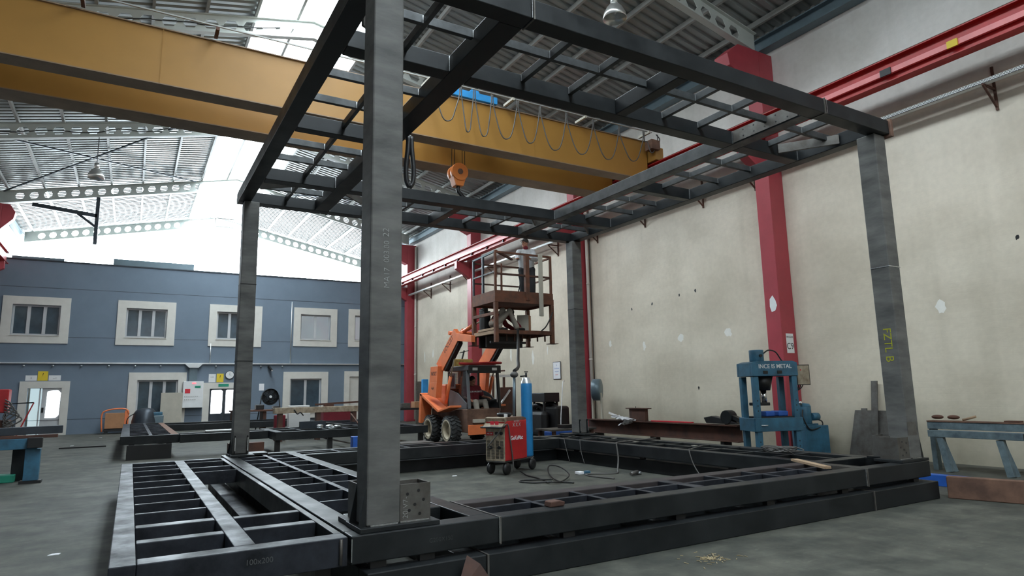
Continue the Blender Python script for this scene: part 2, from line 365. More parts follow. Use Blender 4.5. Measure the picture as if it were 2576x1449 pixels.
# castellated rafters
RY = [1.87, 9.54, 17.2, 24.9, 32.5, 40.2]
which = ['the one over the near end of the hall', 'with hexagonal holes, landing on the nearest red column', 'with hexagonal holes, just above the yellow crane', 'with hexagonal holes, behind the yellow crane', 'with round holes, in front of the office block roof', 'with round holes, farthest away by the bright gable']
def rafter(y, hexa, lab):
    root = empty('castellated_rafter', lab, 'beam', loc=(XC, y, raft(XC)))
    def loc(x, h): return Vector((x-XC, 0, raft(x)-raft(XC)+h))
    w = MB()
    for sgn in (-1, 1):
        X = (XR-.35) if sgn > 0 else (XL+.2)
        n = 19; c = (X-XC)/n
        for i in range(n):
            a = XC+c*i; m_ = a+c/2; e = a+c; hw = abs(c)
            hx = .36*hw if not hexa else .38*hw
            out = [(a, .02), (m_, .02), (e, .02), (e, .26), (e, .5), (m_, .5), (a, .5), (a, .26)]
            if hexa: inn = [(m_-.55*hx*sgn, .13), (m_, .13), (m_+.55*hx*sgn, .13), (m_+hx*sgn, .26), (m_+.55*hx*sgn, .39), (m_, .39), (m_-.55*hx*sgn, .39), (m_-hx*sgn, .26)]
            else:
                r = .155; inn = [(m_+sgn*r*math.cos(t), .26+r*math.sin(t)) for t in [math.radians(q) for q in (225, 270, 315, 0, 45, 90, 135, 180)]]
            if i == 0 or i == n-1:
                q = [loc(*p) for p in (out[0], out[2], out[4], out[6])]; w.bm.faces.new([w.bm.verts.new(v) for v in q]); continue
            O = [w.bm.verts.new(loc(*p)) for p in out]; I = [w.bm.verts.new(loc(*p)) for p in inn]
            for k in range(8): w.bm.faces.new((O[k], O[(k+1) % 8], I[(k+1) % 8], I[k]))
    o = w.build('web', 'truss', root); s = o.modifiers.new('thick', 'SOLIDIFY'); s.thickness = .012; s.offset = 0
    for h0, h1, nm in ((0, .02, 'bottom_flange'), (.5, .52, 'top_flange')):
        f = MB()
        for sgn in (-1, 1):
            X = (XR-.35) if sgn > 0 else (XL+.2)
            f.prism([tuple(loc(XC, h0).xz), tuple(loc(X, h0).xz), tuple(loc(X, h1).xz), tuple(loc(XC, h1).xz)], 'y', -.085, .085)
        f.build(nm, 'truss', root)
    return root
for i, y in enumerate(RY):
    rf_ = rafter(y, i < 4, 'pale castellated roof rafter '+which[i])
    if i in (2, 3):
        random.seed(i); MB().tube(curve_pts([(x-XC, -.03, raft(x)-raft(XC)+.24+random.uniform(-.07, .07)) for x in [XL+.6+.55*q for q in range(15)]], 4), .016, 5).build('cable', 'cableb', rf_)

# tie angles of the roof bracing (left slope) and dark cables
def bar_thing(name, a, b_, w, h, m, label, cat, group=None):
    mb = MB(); mb.bar(a, b_, w, h); return mb.build(name, m, label=label, cat=cat, group=group)
bar_thing('roof_brace', (-5.0, 25.1, raft(-5.0)+.45), (2.0, 32.3, raft(2.0)+.45), .05, .05, 'steel_blue', 'thin dark diagonal brace crossing the left roof slope behind the far lamp', 'beam')
bar_thing('roof_brace', (-5.0, 32.3, raft(-5.0)+.45), (0.9, 25.1, raft(.9)+.45), .05, .05, 'steel_blue', 'thin dark diagonal brace crossing the other one on the left roof slope', 'beam')
bar_thing('roof_brace', (6.0, 32.3, raft(6.0)+.45), (12.3, 25.1, raft(12.3)+.45), .05, .05, 'steel_blue', 'thin dark diagonal brace across the right roof slope behind the crane', 'beam')

# eave beams
for s, x0, x1, lb in ((1, 12.70, 12.98, 'blue grey eave beam along the top of the beige wall'), (-1, -5.38, -5.22, 'blue grey eave beam along the top of the left wall')):
    e = MB(); z = raft(12.75)+.08 if s > 0 else raft(-5.1)+.08
    e.box(x0, x1, YB, YE, z+.3, z+.33); e.box(x0, x1, YB, YE, z, z+.03); e.box((x0+x1)/2-.01, (x0+x1)/2+.01, YB, YE, z+.03, z+.3)
    e.build('eave_beam', 'gutter', label=lb, cat='beam')

# red columns
CY = RY
cl = ['out of sight over the right end of the picture', 'behind the blue press', 'behind the far right steel column', 'behind the orange loader', 'in the far corner beside the offices', 'behind the offices']
for i, y in enumerate(CY):
    if i in (0, 5): continue
    root = empty('wall_column', 'tall red steel wall column standing '+cl[i], 'column', loc=(12.75, y, 0))
    MB().box(-.25, .245, -.195, .195, 0, 9.42).build('shaft', 'red', root, bevel=.012)
    MB().prism([(-.25, 8.35), (-1.28, 8.82), (-1.34, 9.10), (-.95, 9.42), (-.25, 9.42)], 'y', -.195, .195).build('rafter_seat', 'red', root, bevel=.01)
    MB().prism([(-.25, 6.35), (-.90, 6.76), (-.90, 7.075), (-.25, 7.075)], 'y', -.12, .12).build('corbel', 'red', root, bevel=.008)
    if i == 1:
        p = MB(); random.seed(3)
        p.prism([(-.08, 3.15), (.02, 3.12), (.06, 3.25), (.05, 3.42), (-.03, 3.50), (-.10, 3.38), (-.13, 3.26)], 'x', -.2535, -.2515)
        p.build('peeled_patch', 'white', root, label='peeled whitish paint patch')
        sg = MB().use('white').box(-.12, .13, -.1985, -.1955, 2.18, 2.62).build('sign', None, root, label='white sign with black characters')
        text_mesh('lettering', 'C9', .2, 'black', sg, face_mtx((0, -.1985, 2.33), (1, 0, 0), (0, 0, 1)))
        text_mesh('lettering', 'HRSGUR', .06, 'black', sg, face_mtx((0, -.1985, 2.54), (1, 0, 0), (0, 0, 1)))
    if i == 2:
        MB().box(-.2535, -.2505, -.02, .1, 2.2, 2.75).build('sticker', 'yellow', root, label='yellow strip sticker')
    if i == 3:
        MB().prism([(-.05, 2.2), (0, 2.15), (.03, 2.5), (.0, 2.75), (-.05, 2.6)], 'x', -.2535, -.2515).build('peeled_patch', 'white', root)
# left wall columns: only the far ones show at the picture's edge
for y, lb in ((32.5, 'red steel column on the left wall beside the far left office corner'),):
    root = empty('wall_column', lb, 'column', loc=(-5.2, y, 0))
    MB().box(-.19, .2, -.195, .195, 0, 9.42).build('shaft', 'red', root, bevel=.012)
    MB().prism([(.2, 8.35), (.6, 8.82), (.65, 9.10), (.45, 9.42), (.2, 9.42)], 'y', -.195, .195).build('rafter_seat', 'red', root, bevel=.01)
    MB().prism([(.2, 6.6), (.45, 6.76), (.45, 7.075), (.2, 7.075)], 'y', -.12, .12).build('corbel', 'red', root, bevel=.008)

# crane runway on the right
RXC = 12.08
run = empty('crane_runway', 'long red crane runway beam along the beige wall on column corbels', 'beam', loc=(RXC, 0, 7.08))
r = MB(); r.box(-.12, .12, -2, 33.2, 0, .018); r.box(-.12, .12, -2, 33.2, .45, .47); r.box(-.006, .006, -2, 33.2, .018, .45); r.build('beam', 'redrail', run)
MB().box(-.03, .03, -2, 33.2, .47, .53).build('crane_rail', 'rust', run)
MB().box(-.10, -.04, -2, 33.2, .16, .26).build('conductor_cover', 'redbar', run, label='pale pink red conductor cover')
k = MB()
for i in range(17): k.box(-.075, -.006, 10.2+i*1.35, 10.24+i*1.35, .02, .15)
k.build('clips', 'black', run)
MB().box(-.13, -.101, 6.1, 6.3, .14, .27).build('joint_cover', 'black', run, label='dark joint cover')
MB().box(-.13, -.101, 4.95, 5.12, .14, .27).build('tag', 'yellow', run, label='yellow tag on the conductor cover')
run2 = empty('crane_runway', 'red crane runway beam along the left wall', 'beam', loc=(-4.82, 0, 7.08))
r = MB(); r.box(-.1, .1, 8, 33.2, 0, .018); r.box(-.1, .1, 8, 33.2, .45, .47); r.box(-.006, .006, 8, 33.2, .018, .45); r.build('beam', 'redrail', run2)
MB().box(-.03, .03, 8, 33.2, .47, .53).build('crane_rail', 'rust', run2)

# perforated cable tray with wall brackets
tr = empty('cable_tray', 'galvanised perforated cable tray running along the wall under the red runway', 'tray', loc=(12.66, 0, 6.62))
pm = mat('perforated_zinc', (.62, .64, .64), .35, .6, var=.03); nt = pm.node_tree; nt.nodes['Principled BSDF'].inputs['Metallic'].default_value = .2
ck = nt.nodes.new('ShaderNodeTexBrick'); ck.inputs['Scale'].default_value = 11; ck.inputs['Mortar Size'].default_value = .035; ck.inputs['Brick Width'].default_value = .55
ck.inputs['Color1'].default_value = (.05, .05, .05, 1); ck.inputs['Color2'].default_value = (.07, .07, .07, 1); ck.inputs['Mortar'].default_value = (.7, .72, .72, 1)
tcn = nt.nodes.new('ShaderNodeTexCoord'); sp = nt.nodes.new('ShaderNodeSeparateXYZ'); cb = nt.nodes.new('ShaderNodeCombineXYZ')
nt.links.new(tcn.outputs['Object'], sp.inputs[0]); nt.links.new(sp.outputs[1], cb.inputs[0]); nt.links.new(sp.outputs[2], cb.inputs[1]); nt.links.new(cb.outputs[0], ck.inputs['Vector'])
nt.links.new(ck.outputs[0], nt.nodes['Principled BSDF'].inputs['Base Color'])
for ya_, yb_ in ((-2, 1.6), (2.1, 9.3), (9.78, 16.96), (17.44, 24.66), (25.14, 32.26)):
    t = MB(); t.box(-.12, -.115, ya_, yb_, .0, .07); t.box(.0, .005, ya_, yb_, 0, .07); t.box(-.12, .005, ya_, yb_, 0, .004); t.build('tray', pm, tr)
    MB().tube([(-.03, ya_, .03), (-.03, (ya_+yb_)/2, .03), (-.03, yb_, .03)], .022, 6).build('cable', 'cable', tr)
yy = 4.9-2.45*2
for i in range(14):
    y = 4.9+2.3*i-2.3
    if any(abs(y-c) < .5 for c in CY): y += .6
    k = MB(); k.box(.30, .335, y-.02, y+.02, -.40, .42); k.bar((-.12, y, -.01), (.30, y, -.01), .035, .035); k.bar((-.1, y, -.03), (.30, y, -.34), .03, .03)
    k.build('bracket', 'rust', tr)

# downpipes beside two red columns
for y, lb in ((16.9, 'cream downpipe on the wall behind the far right steel column'), (32.12, 'cream downpipe in the far corner beside the red column')):
    p = empty('downpipe', lb, 'pipe', loc=(12.9, y, 0)); MB().cyl((0, 0, .1), (0, 0, 9.3), .055, 12).build('pipe', 'pipe', p)
    for z in (2.4, 4.9, 7.3): MB().cyl((0, 0, z), (0, 0, z+.06), .065, 12).build('collar', 'pipe', p)
    MB().tube([(.05, -.09, .1), (.05, -.09, 9.3)], .012, 6).build('cable', 'black', p)

# framed notice on the wall
n = empty('wall_notice', 'small framed white notice on the beige wall between two red columns', 'sign', loc=(12.985, 19.0, 2.15))
MB().box(-.01, .0, -.24, .24, -.31, .31).build('border', 'black', n); MB().box(-.014, -.0101, -.22, .22, -.29, .29).build('sheet', 'paper', n)
for i, (tx, sz) in enumerate((('iS', .07), ('GUVENLiGi', .06), ('TALiMATI', .06), ('DiKKAT', .05))):
    text_mesh('lettering', tx, sz, 'strongblue' if i < 3 else 'signred', n, face_mtx((-.0145, 0, .18-.11*i), (0, -1, 0), (0, 0, 1)), .0005)
# pale plaster dabs and drips
for i, (y, z, w, h) in enumerate(((15.99, 2.87, .07, .11), (14.43, 2.70, .08, .14), (12.94, 2.82, .11, .13), (11.27, 2.83, .13, .13), (6.25, 2.87, .10, .13), (31.07, 3.25, .08, .3), (30.0, 3.4, .09, .25), (23.72, 3.02, .08, .22), (22.23, 2.93, .10, .28), (20.6, 2.68, .09, .28), (19.6, 2.9, .05, .16))):
    random.seed(i+20)
    MB().prism([(y+w*math.cos(t)*random.uniform(.5, 1.15), z+h*math.sin(t)*random.uniform(.7, 1.15)) for t in [q*PI/6 for q in range(12)]], 'x', 12.9975, 12.9995).build('plaster_dab', 'dab', label='pale dab of filler on the beige wall', cat='mark', group='plaster dabs on the beige wall')
# little marks knocked into the wall
for i, (y, z) in enumerate(((12.3, 4.05), (12.9, 4.0), (14.0, 3.9), (14.9, 3.85), (4.9, 3.9), (4.0, 4.0), (3.2, 3.95), (3.6, 3.4), (12.4, 1.45))):
    random.seed(i)
    MB().prism([(y+.035*math.cos(t)*random.uniform(.5, 1.2), z+.055*math.sin(t)*random.uniform(.5, 1.2)) for t in [q*PI/4 for q in range(8)]], 'x', 12.996, 12.9995).build('wall_chip', 'black', label='small dark chip knocked out of the beige wall plaster', cat='mark', group='chips in the beige wall')

# high bay lamps
def bay_lamp(x, y, zt, drop, lab):
    r = empty('high_bay_lamp', lab, 'lamp', loc=(x, y, zt))
    MB().cyl((0, 0, 0), (0, 0, -drop+.28), .012, 8).build('rod', 'black', r)
    MB().lathe([(.001, .3), (.07, .3), (.075, .12), (.04, .1)], (0, 0, -drop)).build('ballast', 'lampal', r)
    sh = MB().lathe([(.04, .12), (.09, .10), (.17, .0), (.23, -.12), (.25, -.24), (.245, -.24), (.22, -.12), (.16, -.01), (.05, .09)], (0, 0, -drop), n=32).build('lamp_shade', 'lampal', r)
    MB().ball((0, 0, -drop-.05), .05, (1, 1, 1.6)).build('bulb', 'white', r)
bay_lamp(8.25, 9.54, raft(8.25), 1.05, 'spun aluminium high bay lamp hanging at the top, right of the steel frame')
bay_lamp(-1.47, 24.9, raft(-1.47), 1.2, 'aluminium high bay lamp hanging from the left roof slope')

# dark jib bracket hanging under the rafter with round holes
j = empty('jib_bracket', 'dark steel bracket hanging from the far rafter on the left', 'bracket', loc=(-1.75, 32.5, raft(-1.75)))
MB().box(-.07, .07, -.07, .07, -2.1, -.005).build('post', 'steel_blue', j); MB().bar((-2.3, -.0, -.62), (0, 0, -.84), .14, .16).build('arm', 'steel_blue', j)
MB().bar((-.75, 0, -.78), (0, 0, -1.35), .08, .1).build('strut', 'steel_blue', j)
# ventilator under the ridge
v = empty('ridge_fan', 'small boxy ventilator hanging under the far end of the ridge', 'ventilator', loc=(3.75, 36.0, 10.35))
k = MB()
for sx in (-.45, .45):
    for z0 in (0, .45): k.bar((sx, -.3, z0), (sx, .3, z0), .05, .05)
for z in (0, .45):
    for sy in (-.3, .3): k.bar((-.45, sy, z), (.45, sy, z), .05, .05)
for sx in (-.45, .45):
    for sy in (-.3, .3): k.bar((sx, sy, 0), (sx, sy, 1.5), .04, .04)
k.build('cage', 'purlin', v); MB().prism([(-.5, .45), (.5, .45), (.5, .7), (0, .9), (-.5, .7)], 'y', -.3, .3).build('hood', 'roof', v)

# ================================================================ OVERHEAD CRANE
cr = empty('overhead_crane', 'big yellow double girder overhead crane spanning the hall', 'crane', loc=(3.8, 13.4, 7.55))
def girder(y0, y1):
    g = MB(); g.box(-8.25, 8.1, y0+.03, y1-.03, -.42, .64); o = g.build('girder', 'crane', cr)
    MB().box(-8.25, 8.1, y0, y1, -.44, -.42).build('bottom_flange', 'crane_under', o); MB().box(-8.25, 8.1, y0-.01, y1+.01, .64, .66).build('top_flange', 'crane_under', o)
    return o
g1 = girder(-.72, -.30); g2 = girder(.80, 1.36)
MB().box(-8.25, 8.1, -.53, -.49, .66, .71).build('trolley_rail', 'rust', g1)
for x in (-3.7, 4.4): MB().box(x-.004, x+.004, -.7215, -.72, -.42, .64).build('web_seam', 'crane', g1)
for sx in (-1, 1):
    xx = 8.28 if sx > 0 else -8.62
    MB().box(xx-.14, xx+.14, -1.0, 1.7, .06, .42).build('end_carriage', 'crane', cr, bevel=.01)
    for y in (-.75, 1.45): MB().cyl((xx-.06, y, .19), (xx+.06, y, .19), .13, 20).build('wheel', 'rust', cr)
hz = MB(); hz.box(7.9, 8.2, -1.12, -.86, .30, .56); hz.build('travel_motor', 'rust2', cr)
MB().lathe([(.001, .0), (.05, 0), (.05, .05), (.001, .08)], (8.1, -.98, .56)).build('warning_beacon', 'signred', cr, label='red warning beacon')
# festoon track, brackets and cable loops
MB().box(-8.4, 8.0, -1.055, -1.025, .77, .795).build('festoon_track', 'purlin', cr)
for k_ in range(7):
    x = -1.15+2.13*k_-3.8
    m_ = 'rust' if k_ < 3 else 'boxcream'
    MB().box(x-.03, x+.03, -1.14 if k_ > 2 else -1.06, -.70, .70, .76).build('track_bracket', m_, cr)
tops = [5.35, 6.03, 6.38, 6.85, 7.54, 8.18, 8.96, 9.80, 10.65, 11.5, 12.02]; lows = [7.42, 7.26, 7.23, 7.28, 7.30, 7.25, 7.29, 7.30, 7.40, 7.75]
for i in range(len(tops)-1):
    a, b_, lo = tops[i]-3.8, tops[i+1]-3.8, lows[i]-7.55; mdl = (a+b_)/2; w = (b_-a); y = -1.04; hi = .76
    pts = curve_pts([(a+.02, y, hi), (a+.04, y+.02, hi-.25), (a+.16*w+.04, y, lo+.28), (mdl-.16*w, y-.02, lo+.05), (mdl, y, lo), (mdl+.2*w, y+.02, lo+.09), (b_-.12*w-.04, y, lo+.35), (b_-.03, y, hi-.22), (b_-.02, y, hi)], 5)
    MB().tube(pts, .014, 6).build('festoon_cable', 'cable', cr)
MB().tube(curve_pts([(8.15, -1.04, .76), (8.22, -1.1, .6), (8.2, -1.0, .45), (8.25, -.98, .58)], 5), .014, 6).build('supply_cable', 'black', cr)
# trolley
tl = empty('hoist_trolley', 'bright blue hoist trolley on top of the yellow crane', 'hoist', loc=(6.45, 13.35, 8.26))
f = MB(); f.box(-.75, .75, -.62, -.52, .03, .2); f.box(-.75, .75, .62, .72, .03, .2); f.box(-.75, -.62, -.52, .62, .04, .2); f.box(.62, .75, -.52, .62, .04, .2); f.build('frame', 'trolley', tl, bevel=.01)
MB().cyl((-.35, -.4, .35), (-.35, .5, .35), .17, 24).build('rope_drum', 'trolley', tl); MB().cyl((.3, -.3, .33), (.3, .35, .33), .14, 20).build('motor', 'trolley', tl)
for x in (-.5, .5): MB().cyl((x, -.545, .06), (x, -.5, .06), .08, 16).build('wheel', 'rust', tl)
# hook block
hk = empty('hook_block', 'orange hook block with black hook hanging on four ropes under the crane', 'hook', loc=(6.62, 13.75, 6.72))
for dx in (-.17, -.10, .12, .19): MB().cyl((dx, 0, .15), (dx*.9, -.02, 1.74), .008, 6).build('wire_rope', 'black', hk)
MB().cyl((0, -.14, .07), (0, .0, .07), .22, 28).build('side_plate', 'hookorange', hk, bevel=.01); MB().cyl((0, .05, .07), (0, .17, .07), .22, 28).build('side_plate', 'hookorange', hk, bevel=.01)
MB().cyl((0, -.155, .07), (0, -.14, .07), .07, 18).build('axle_cap', 'rust2', hk)
MB().prism([(-.2, .02), (.2, .02), (.1, -.28), (-.1, -.28)], 'y', -.11, .14).build('yoke', 'hookorange', hk, bevel=.015)
MB().tube(curve_pts([(0, 0, -.26), (0, 0, -.38), (.07, 0, -.46), (.17, 0, -.60), (.10, 0, -.76), (-.06, 0, -.78), (-.16, 0, -.66)], 6), .05, 10, radii=None).build('hook', 'black', hk)

# ================================================================ OFFICE BLOCK
OY, OZ = 33.5, 7.36
op = []   # (x0, x1, z0, z1) openings
def inset(x0, x1, z0, z1, t=.34, b=None): return (x0+t, x1-t, z0+(t if b is None else b), z1-t)
WIN = {3: (-4.82, -2.47, 3.83, 5.80), 4: (-.73, 1.58, 3.82, 5.82), 5: (3.0, 5.37, 3.83, 5.83), 6: (6.89, 9.08, 3.90, 5.87), 7: (9.68, 11.97, 3.92, 5.92), 8: (-.11, 2.19, 0.25, 2.60), 9: (6.48, 8.69, .25, 2.62)}
DOOR = {1: (-3.98, -2.25, 0, 2.24), 2: (2.91, 4.72, 0, 2.12), 3: (9.52, 11.6, 0, 2.65)}
holes = [inset(*w) for w in WIN.values()]+[inset(*d, t=.28, b=0) for d in DOOR.values()]
def wall_holes(x0, x1, z0, z1, y0, y1, holes):
    xs = sorted({x0, x1}|{h[0] for h in holes}|{h[1] for h in holes}); b = MB()
    for a, c in zip(xs, xs[1:]):
        m = (a+c)/2; hs = sorted([(h[2], h[3]) for h in holes if h[0] < m < h[1]]); z = z0
        for p, q in hs:
            if p > z: b.box(a, c, y0, y1, z, p)
            z = q
        if z < z1: b.box(a, c, y0, y1, z, z1)
    bmesh.ops.remove_doubles(b.bm, verts=b.bm.verts, dist=1e-4); return b
S('wall_office', wall_holes(XL+.02, XR-.02, 0, OZ, OY, OY+.25, holes), 'office')
S('trim_1', MB().box(XL+.02, XR-.02, OY-.04, YE-.1, OZ, OZ+.05), 'steel_blue', label='thin dark coping and flat roof of the office block')
for i, z in enumerate((6.2, 4.1, .62)): S('trim_%d' % (i+2), MB().box(XL+.05, XR-.05, OY-.003, OY-.0005, z, z+.018), 'steel_blue')
S('trim_5', MB().box(XL+.05, XR-.05, OY-.12, OY-.001, 2.98, 3.035), 'zinc', label='pale cable duct line along the office wall between the floors')
def surround(x0, x1, z0, z1, t, base=True):
    b = MB(); y0, y1 = OY-.05, OY-.0005
    b.box(x0, x0+t, y0, y1, z0, z1); b.box(x1-t, x1, y0, y1, z0, z1); b.box(x0+t, x1-t, y0, y1, z1-t, z1)
    if base: b.box(x0+t, x1-t, y0, y1, z0, z0+t)
    return b
for n, w in WIN.items():
    x0, x1, z0, z1 = inset(*w); t = .34
    lab = {3: 'upper office window with three dark panes, leftmost', 4: 'upper office window with three dark panes, second from the left', 5: 'upper office window partly behind the left steel column', 6: 'upper office window with two panes and a lit room behind', 7: 'upper office window with lit room, partly behind the front steel column', 8: 'lower office window with three panes behind the leaning cream panel', 9: 'lower office window with two dark panes'}[n]
    win = empty('window_%d' % n, lab, kind='structure', loc=(0, 0, 0))
    surround(*w, t).build('surround', 'cream', win)
    two = n in (6, 7, 9); f = MB(); y0, y1 = OY+.10, OY+.16; ft = .07
    f.box(x0, x0+ft, y0, y1, z0, z1); f.box(x1-ft, x1, y0, y1, z0, z1); f.box(x0+ft, x1-ft, y0, y1, z0, z0+ft); f.box(x0+ft, x1-ft, y0, y1, z1-ft, z1)
    cuts = [.5] if two else [.335, .665]
    for c in cuts: xm = x0+(x1-x0)*c; f.box(xm-.06, xm+.06, y0-.01, y1, z0+ft, z1-ft)
    f.build('window_frame', 'frame', win)
    MB().box(x0, x1, OY+.13, OY+.14, z0, z1).build('pane', 'glass_dark' if n not in (6, 7) else M['glass'], win)
    if n in (6, 7): MB().box(x0-.3, x1+.3, OY+1.5, OY+1.52, z0-.3, z1+.3).build('lit_room', 'roomlit', win)
    MB().box(x0-.02, x1+.02, OY-.08, OY+.1, z0-.03, z0).build('window_sill', 'cream', win)
# doors
d = empty('door_1', 'open office door at the far left with bright glass', kind='structure')
x0, x1, z0, z1 = inset(*DOOR[1], t=.28, b=0)
surround(*DOOR[1], .28, False).build('surround', 'cream', d)
MB().box(x0+.4, x0+.45, OY+.05, OY+.1, 0, z1).build('jamb', 'frame', d)
MB().box(x0, x1, OY+.9, OY+.92, 0, z1).build('corridor_light', 'roomlit', d)
lf = MB(); lf.box(x0+.5, x1, OY+.03, OY+.08, 0, z1); lf.build('door_leaf', 'frame', d)
MB().prism([(x0+.66, .72), (x1-.14, .72), (x1-.04, .82), (x1-.02, 1.75), (x1-.12, 1.86), (x0+.85, 1.86), (x0+.68, 1.8)], 'y', OY+.02, OY+.03).build('door_glass', 'doorlit', d)
MB().box(x0+.53, x0+.6, OY-.01, OY+.03, .95, 1.15).build('door_handle', 'black', d)
d = empty('door_2', 'double office door with two bright panes behind the left steel column', kind='structure')
x0, x1, z0, z1 = inset(*DOOR[2], t=.28, b=0); surround(*DOOR[2], .28, False).build('surround', 'cream', d)
xm = 3.82
for a, c in ((x0, xm), (xm, x1)):
    lf = MB().box(a+.005, c-.005, OY+.05, OY+.09, 0, z1-.01).build('door_leaf', 'steel_blue', d)
    MB().prism([(a+.08, .68), (c-.12, .68), (c-.06, .74), (c-.06, z1-.12), (c-.12, z1-.06), (a+.12, z1-.06), (a+.08, z1-.1)], 'y', OY+.035, OY+.049).build('door_glass', 'doorlit', lf)
MB().box(3.55, 4.0, OY-.056, OY-.051, 1.93, 2.06).build('exit_sign', 'green', d, label='small green exit sign')
d = empty('door_3', 'closed cream office door beside the front steel column', kind='structure')
x0, x1, z0, z1 = inset(*DOOR[3], t=.28, b=0); surround(*DOOR[3], .28, False).build('surround', 'cream', d)
lf = MB().box(x0, x1, OY+.05, OY+.1, 0, z1).build('door_leaf', 'cream', d); MB().box(x1-.2, x1-.08, OY+.0, OY+.05, 1.0, 1.04).build('door_handle', 'chrome', d)

def thingbox(name, lab, cat, x0, x1, y0, y1, z0, z1, m, bevel=0, group=None): return MB().box(x0, x1, y0, y1, z0, z1).build(name, m, bevel=bevel, label=lab, cat=cat, group=group)
# things on the office wall
thingbox('roof_panel', 'long flat grey panel lying on the office roof, centre', 'panel', -1.05, 2.26, 34.0, 35.0, OZ+.05, OZ+.42, 'gutter')
thingbox('roof_panel', 'flat grey panel lying on the office roof at the left', 'panel', -4.75, -2.9, 34.0, 35.0, OZ+.05, OZ+.25, 'gutter')
def sign(x0, x1, z0, z1, m, lab, txts=(), col='black'):
    s = empty('wall_sign', lab, 'sign', loc=((x0+x1)/2, OY-.0015, (z0+z1)/2)); w, h = (x1-x0)/2, (z1-z0)/2
    MB().box(-w, w, -.012, 0, -h, h).build('board', m, s)
    for tx, sz, dz in txts: text_mesh('lettering', tx, sz, col, s, face_mtx((0, -.0135, dz), (1, 0, 0), (0, 0, 1)), .0005)
    return s
sign(-3.81, -3.42, 2.27, 2.49, 'white', 'white sign with dark drop mark, left of the yellow one over the open door', (('i', .15, 0),))
sign(-3.40, -3.05, 2.27, 2.66, 'yellow', 'yellow sign over the open office door', (('?', .2, .05),))
sign(-3.02, -2.60, 2.27, 2.49, 'white', 'white sign with rows of small text, right of the yellow one over the open door', (('...::', .12, 0),))
sign(3.12, 3.42, 2.14, 2.52, 'white', 'white sheet above the double door', (('iLAN', .07, .05),))
sign(3.46, 3.76, 2.14, 2.54, 'yellow', 'yellow sign above the double door beside the white sheet', (('?', .2, .05),))
sign(5.37, 5.6, 1.72, 2.05, 'paper', 'white paper on the office wall just right of the left steel column')
ck_ = empty('wall_clock', 'round white wall clock above the double office door', 'clock', loc=(4.02, OY-.0015, 2.48))
MB().cyl((0, 0, 0), (0, -.05, 0), .2, 28).build('rim', 'steel_blue', ck_); MB().cyl((0, -.051, 0), (0, -.055, 0), .175, 28).build('dial', 'white', ck_)
MB().bar((0, -.058, 0), (.0, -.058, .12), .012, .003).build('hand', 'black', ck_); MB().bar((0, -.058, 0), (.08, -.058, -.03), .012, .003).build('hand', 'black', ck_)
eb = empty('electrical_cabinet', 'white wall electrical cabinet with red light left of the double door', 'cabinet', loc=(2.47, OY-.05, .98))
MB().box(-.42, .42, -.28, 0.049, 0, 1.2).build('body', 'white', eb, bevel=.01); MB().box(-.40, .40, -.295, -.281, .02, 1.18).build('door', 'white', eb)
MB().box(-.05, .10, -.31, -.296, 1.09, 1.14).build('pilot_light', 'led', eb, label='glowing red pilot lights')
MB().box(-.34, -.12, -.30, -.296, .66, .86).build('label_plate', 'signred', eb, label='red warning plate'); MB().box(.06, .3, -.30, -.296, .90, 1.0).build('label_plate', 'green', eb, label='green plate')
for r_ in range(2):
    for c_ in range(7 if r_ == 0 else 6): MB().cyl((-.33+.085*c_, -.297, .52-.14*r_), (-.33+.085*c_, -.312, .52-.14*r_), .02, 8).build('button', 'purlin', eb)
k = empty('cable_duct', 'grey cable duct with flared cap above the electrical cabinet', 'duct', loc=(2.45, OY-.002, 2.19))
MB().box(-.17, .17, -.12, 0, 0, .62).build('duct', 'gutter', k); MB().prism([(-.2, .62), (.2, .62), (.36, .78), (-.36, .78)], 'y', -.25, 0).build('cap', 'zinc', k)
for x, z0, z1, lb in ((6.78, 3.05, 6.15, 'thin pale conduit on the upper office wall left of the lit window'), (3.13, 3.05, 3.95, 'short pale conduit under the half hidden upper window')):
    MB().cyl((x, OY-.03, z0), (x, OY-.03, z1), .025, 8).build('conduit', 'zinc', label=lb, cat='pipe')
for i in range(12):
    x = -4.9+i*1.0+(.3 if i > 6 else 0)
    MB().lathe([(.001, 0), (.03, 0), (.04, .05), (.001, .06)], (x, OY-.09, 2.86)).build('spot_lamp', 'zinc', label='tiny pale spot lamp under the duct line on the office wall', cat='lamp', group='spot lamps under the office duct line')
cm = empty('security_camera', 'small dark camera on the office wall right of the left steel column', 'camera', loc=(5.75, OY-.002, 2.9))
MB().bar((0, 0, 0), (0, -.15, -.02), .04, .04).build('arm', 'black', cm); MB().bar((.0, -.1, -.02), (.12, -.35, -.22), .09, .09).build('body', 'black', cm); MB().cyl((.12, -.35, -.22), (.13, -.37, -.235), .035, 10).build('lens', 'white', cm)
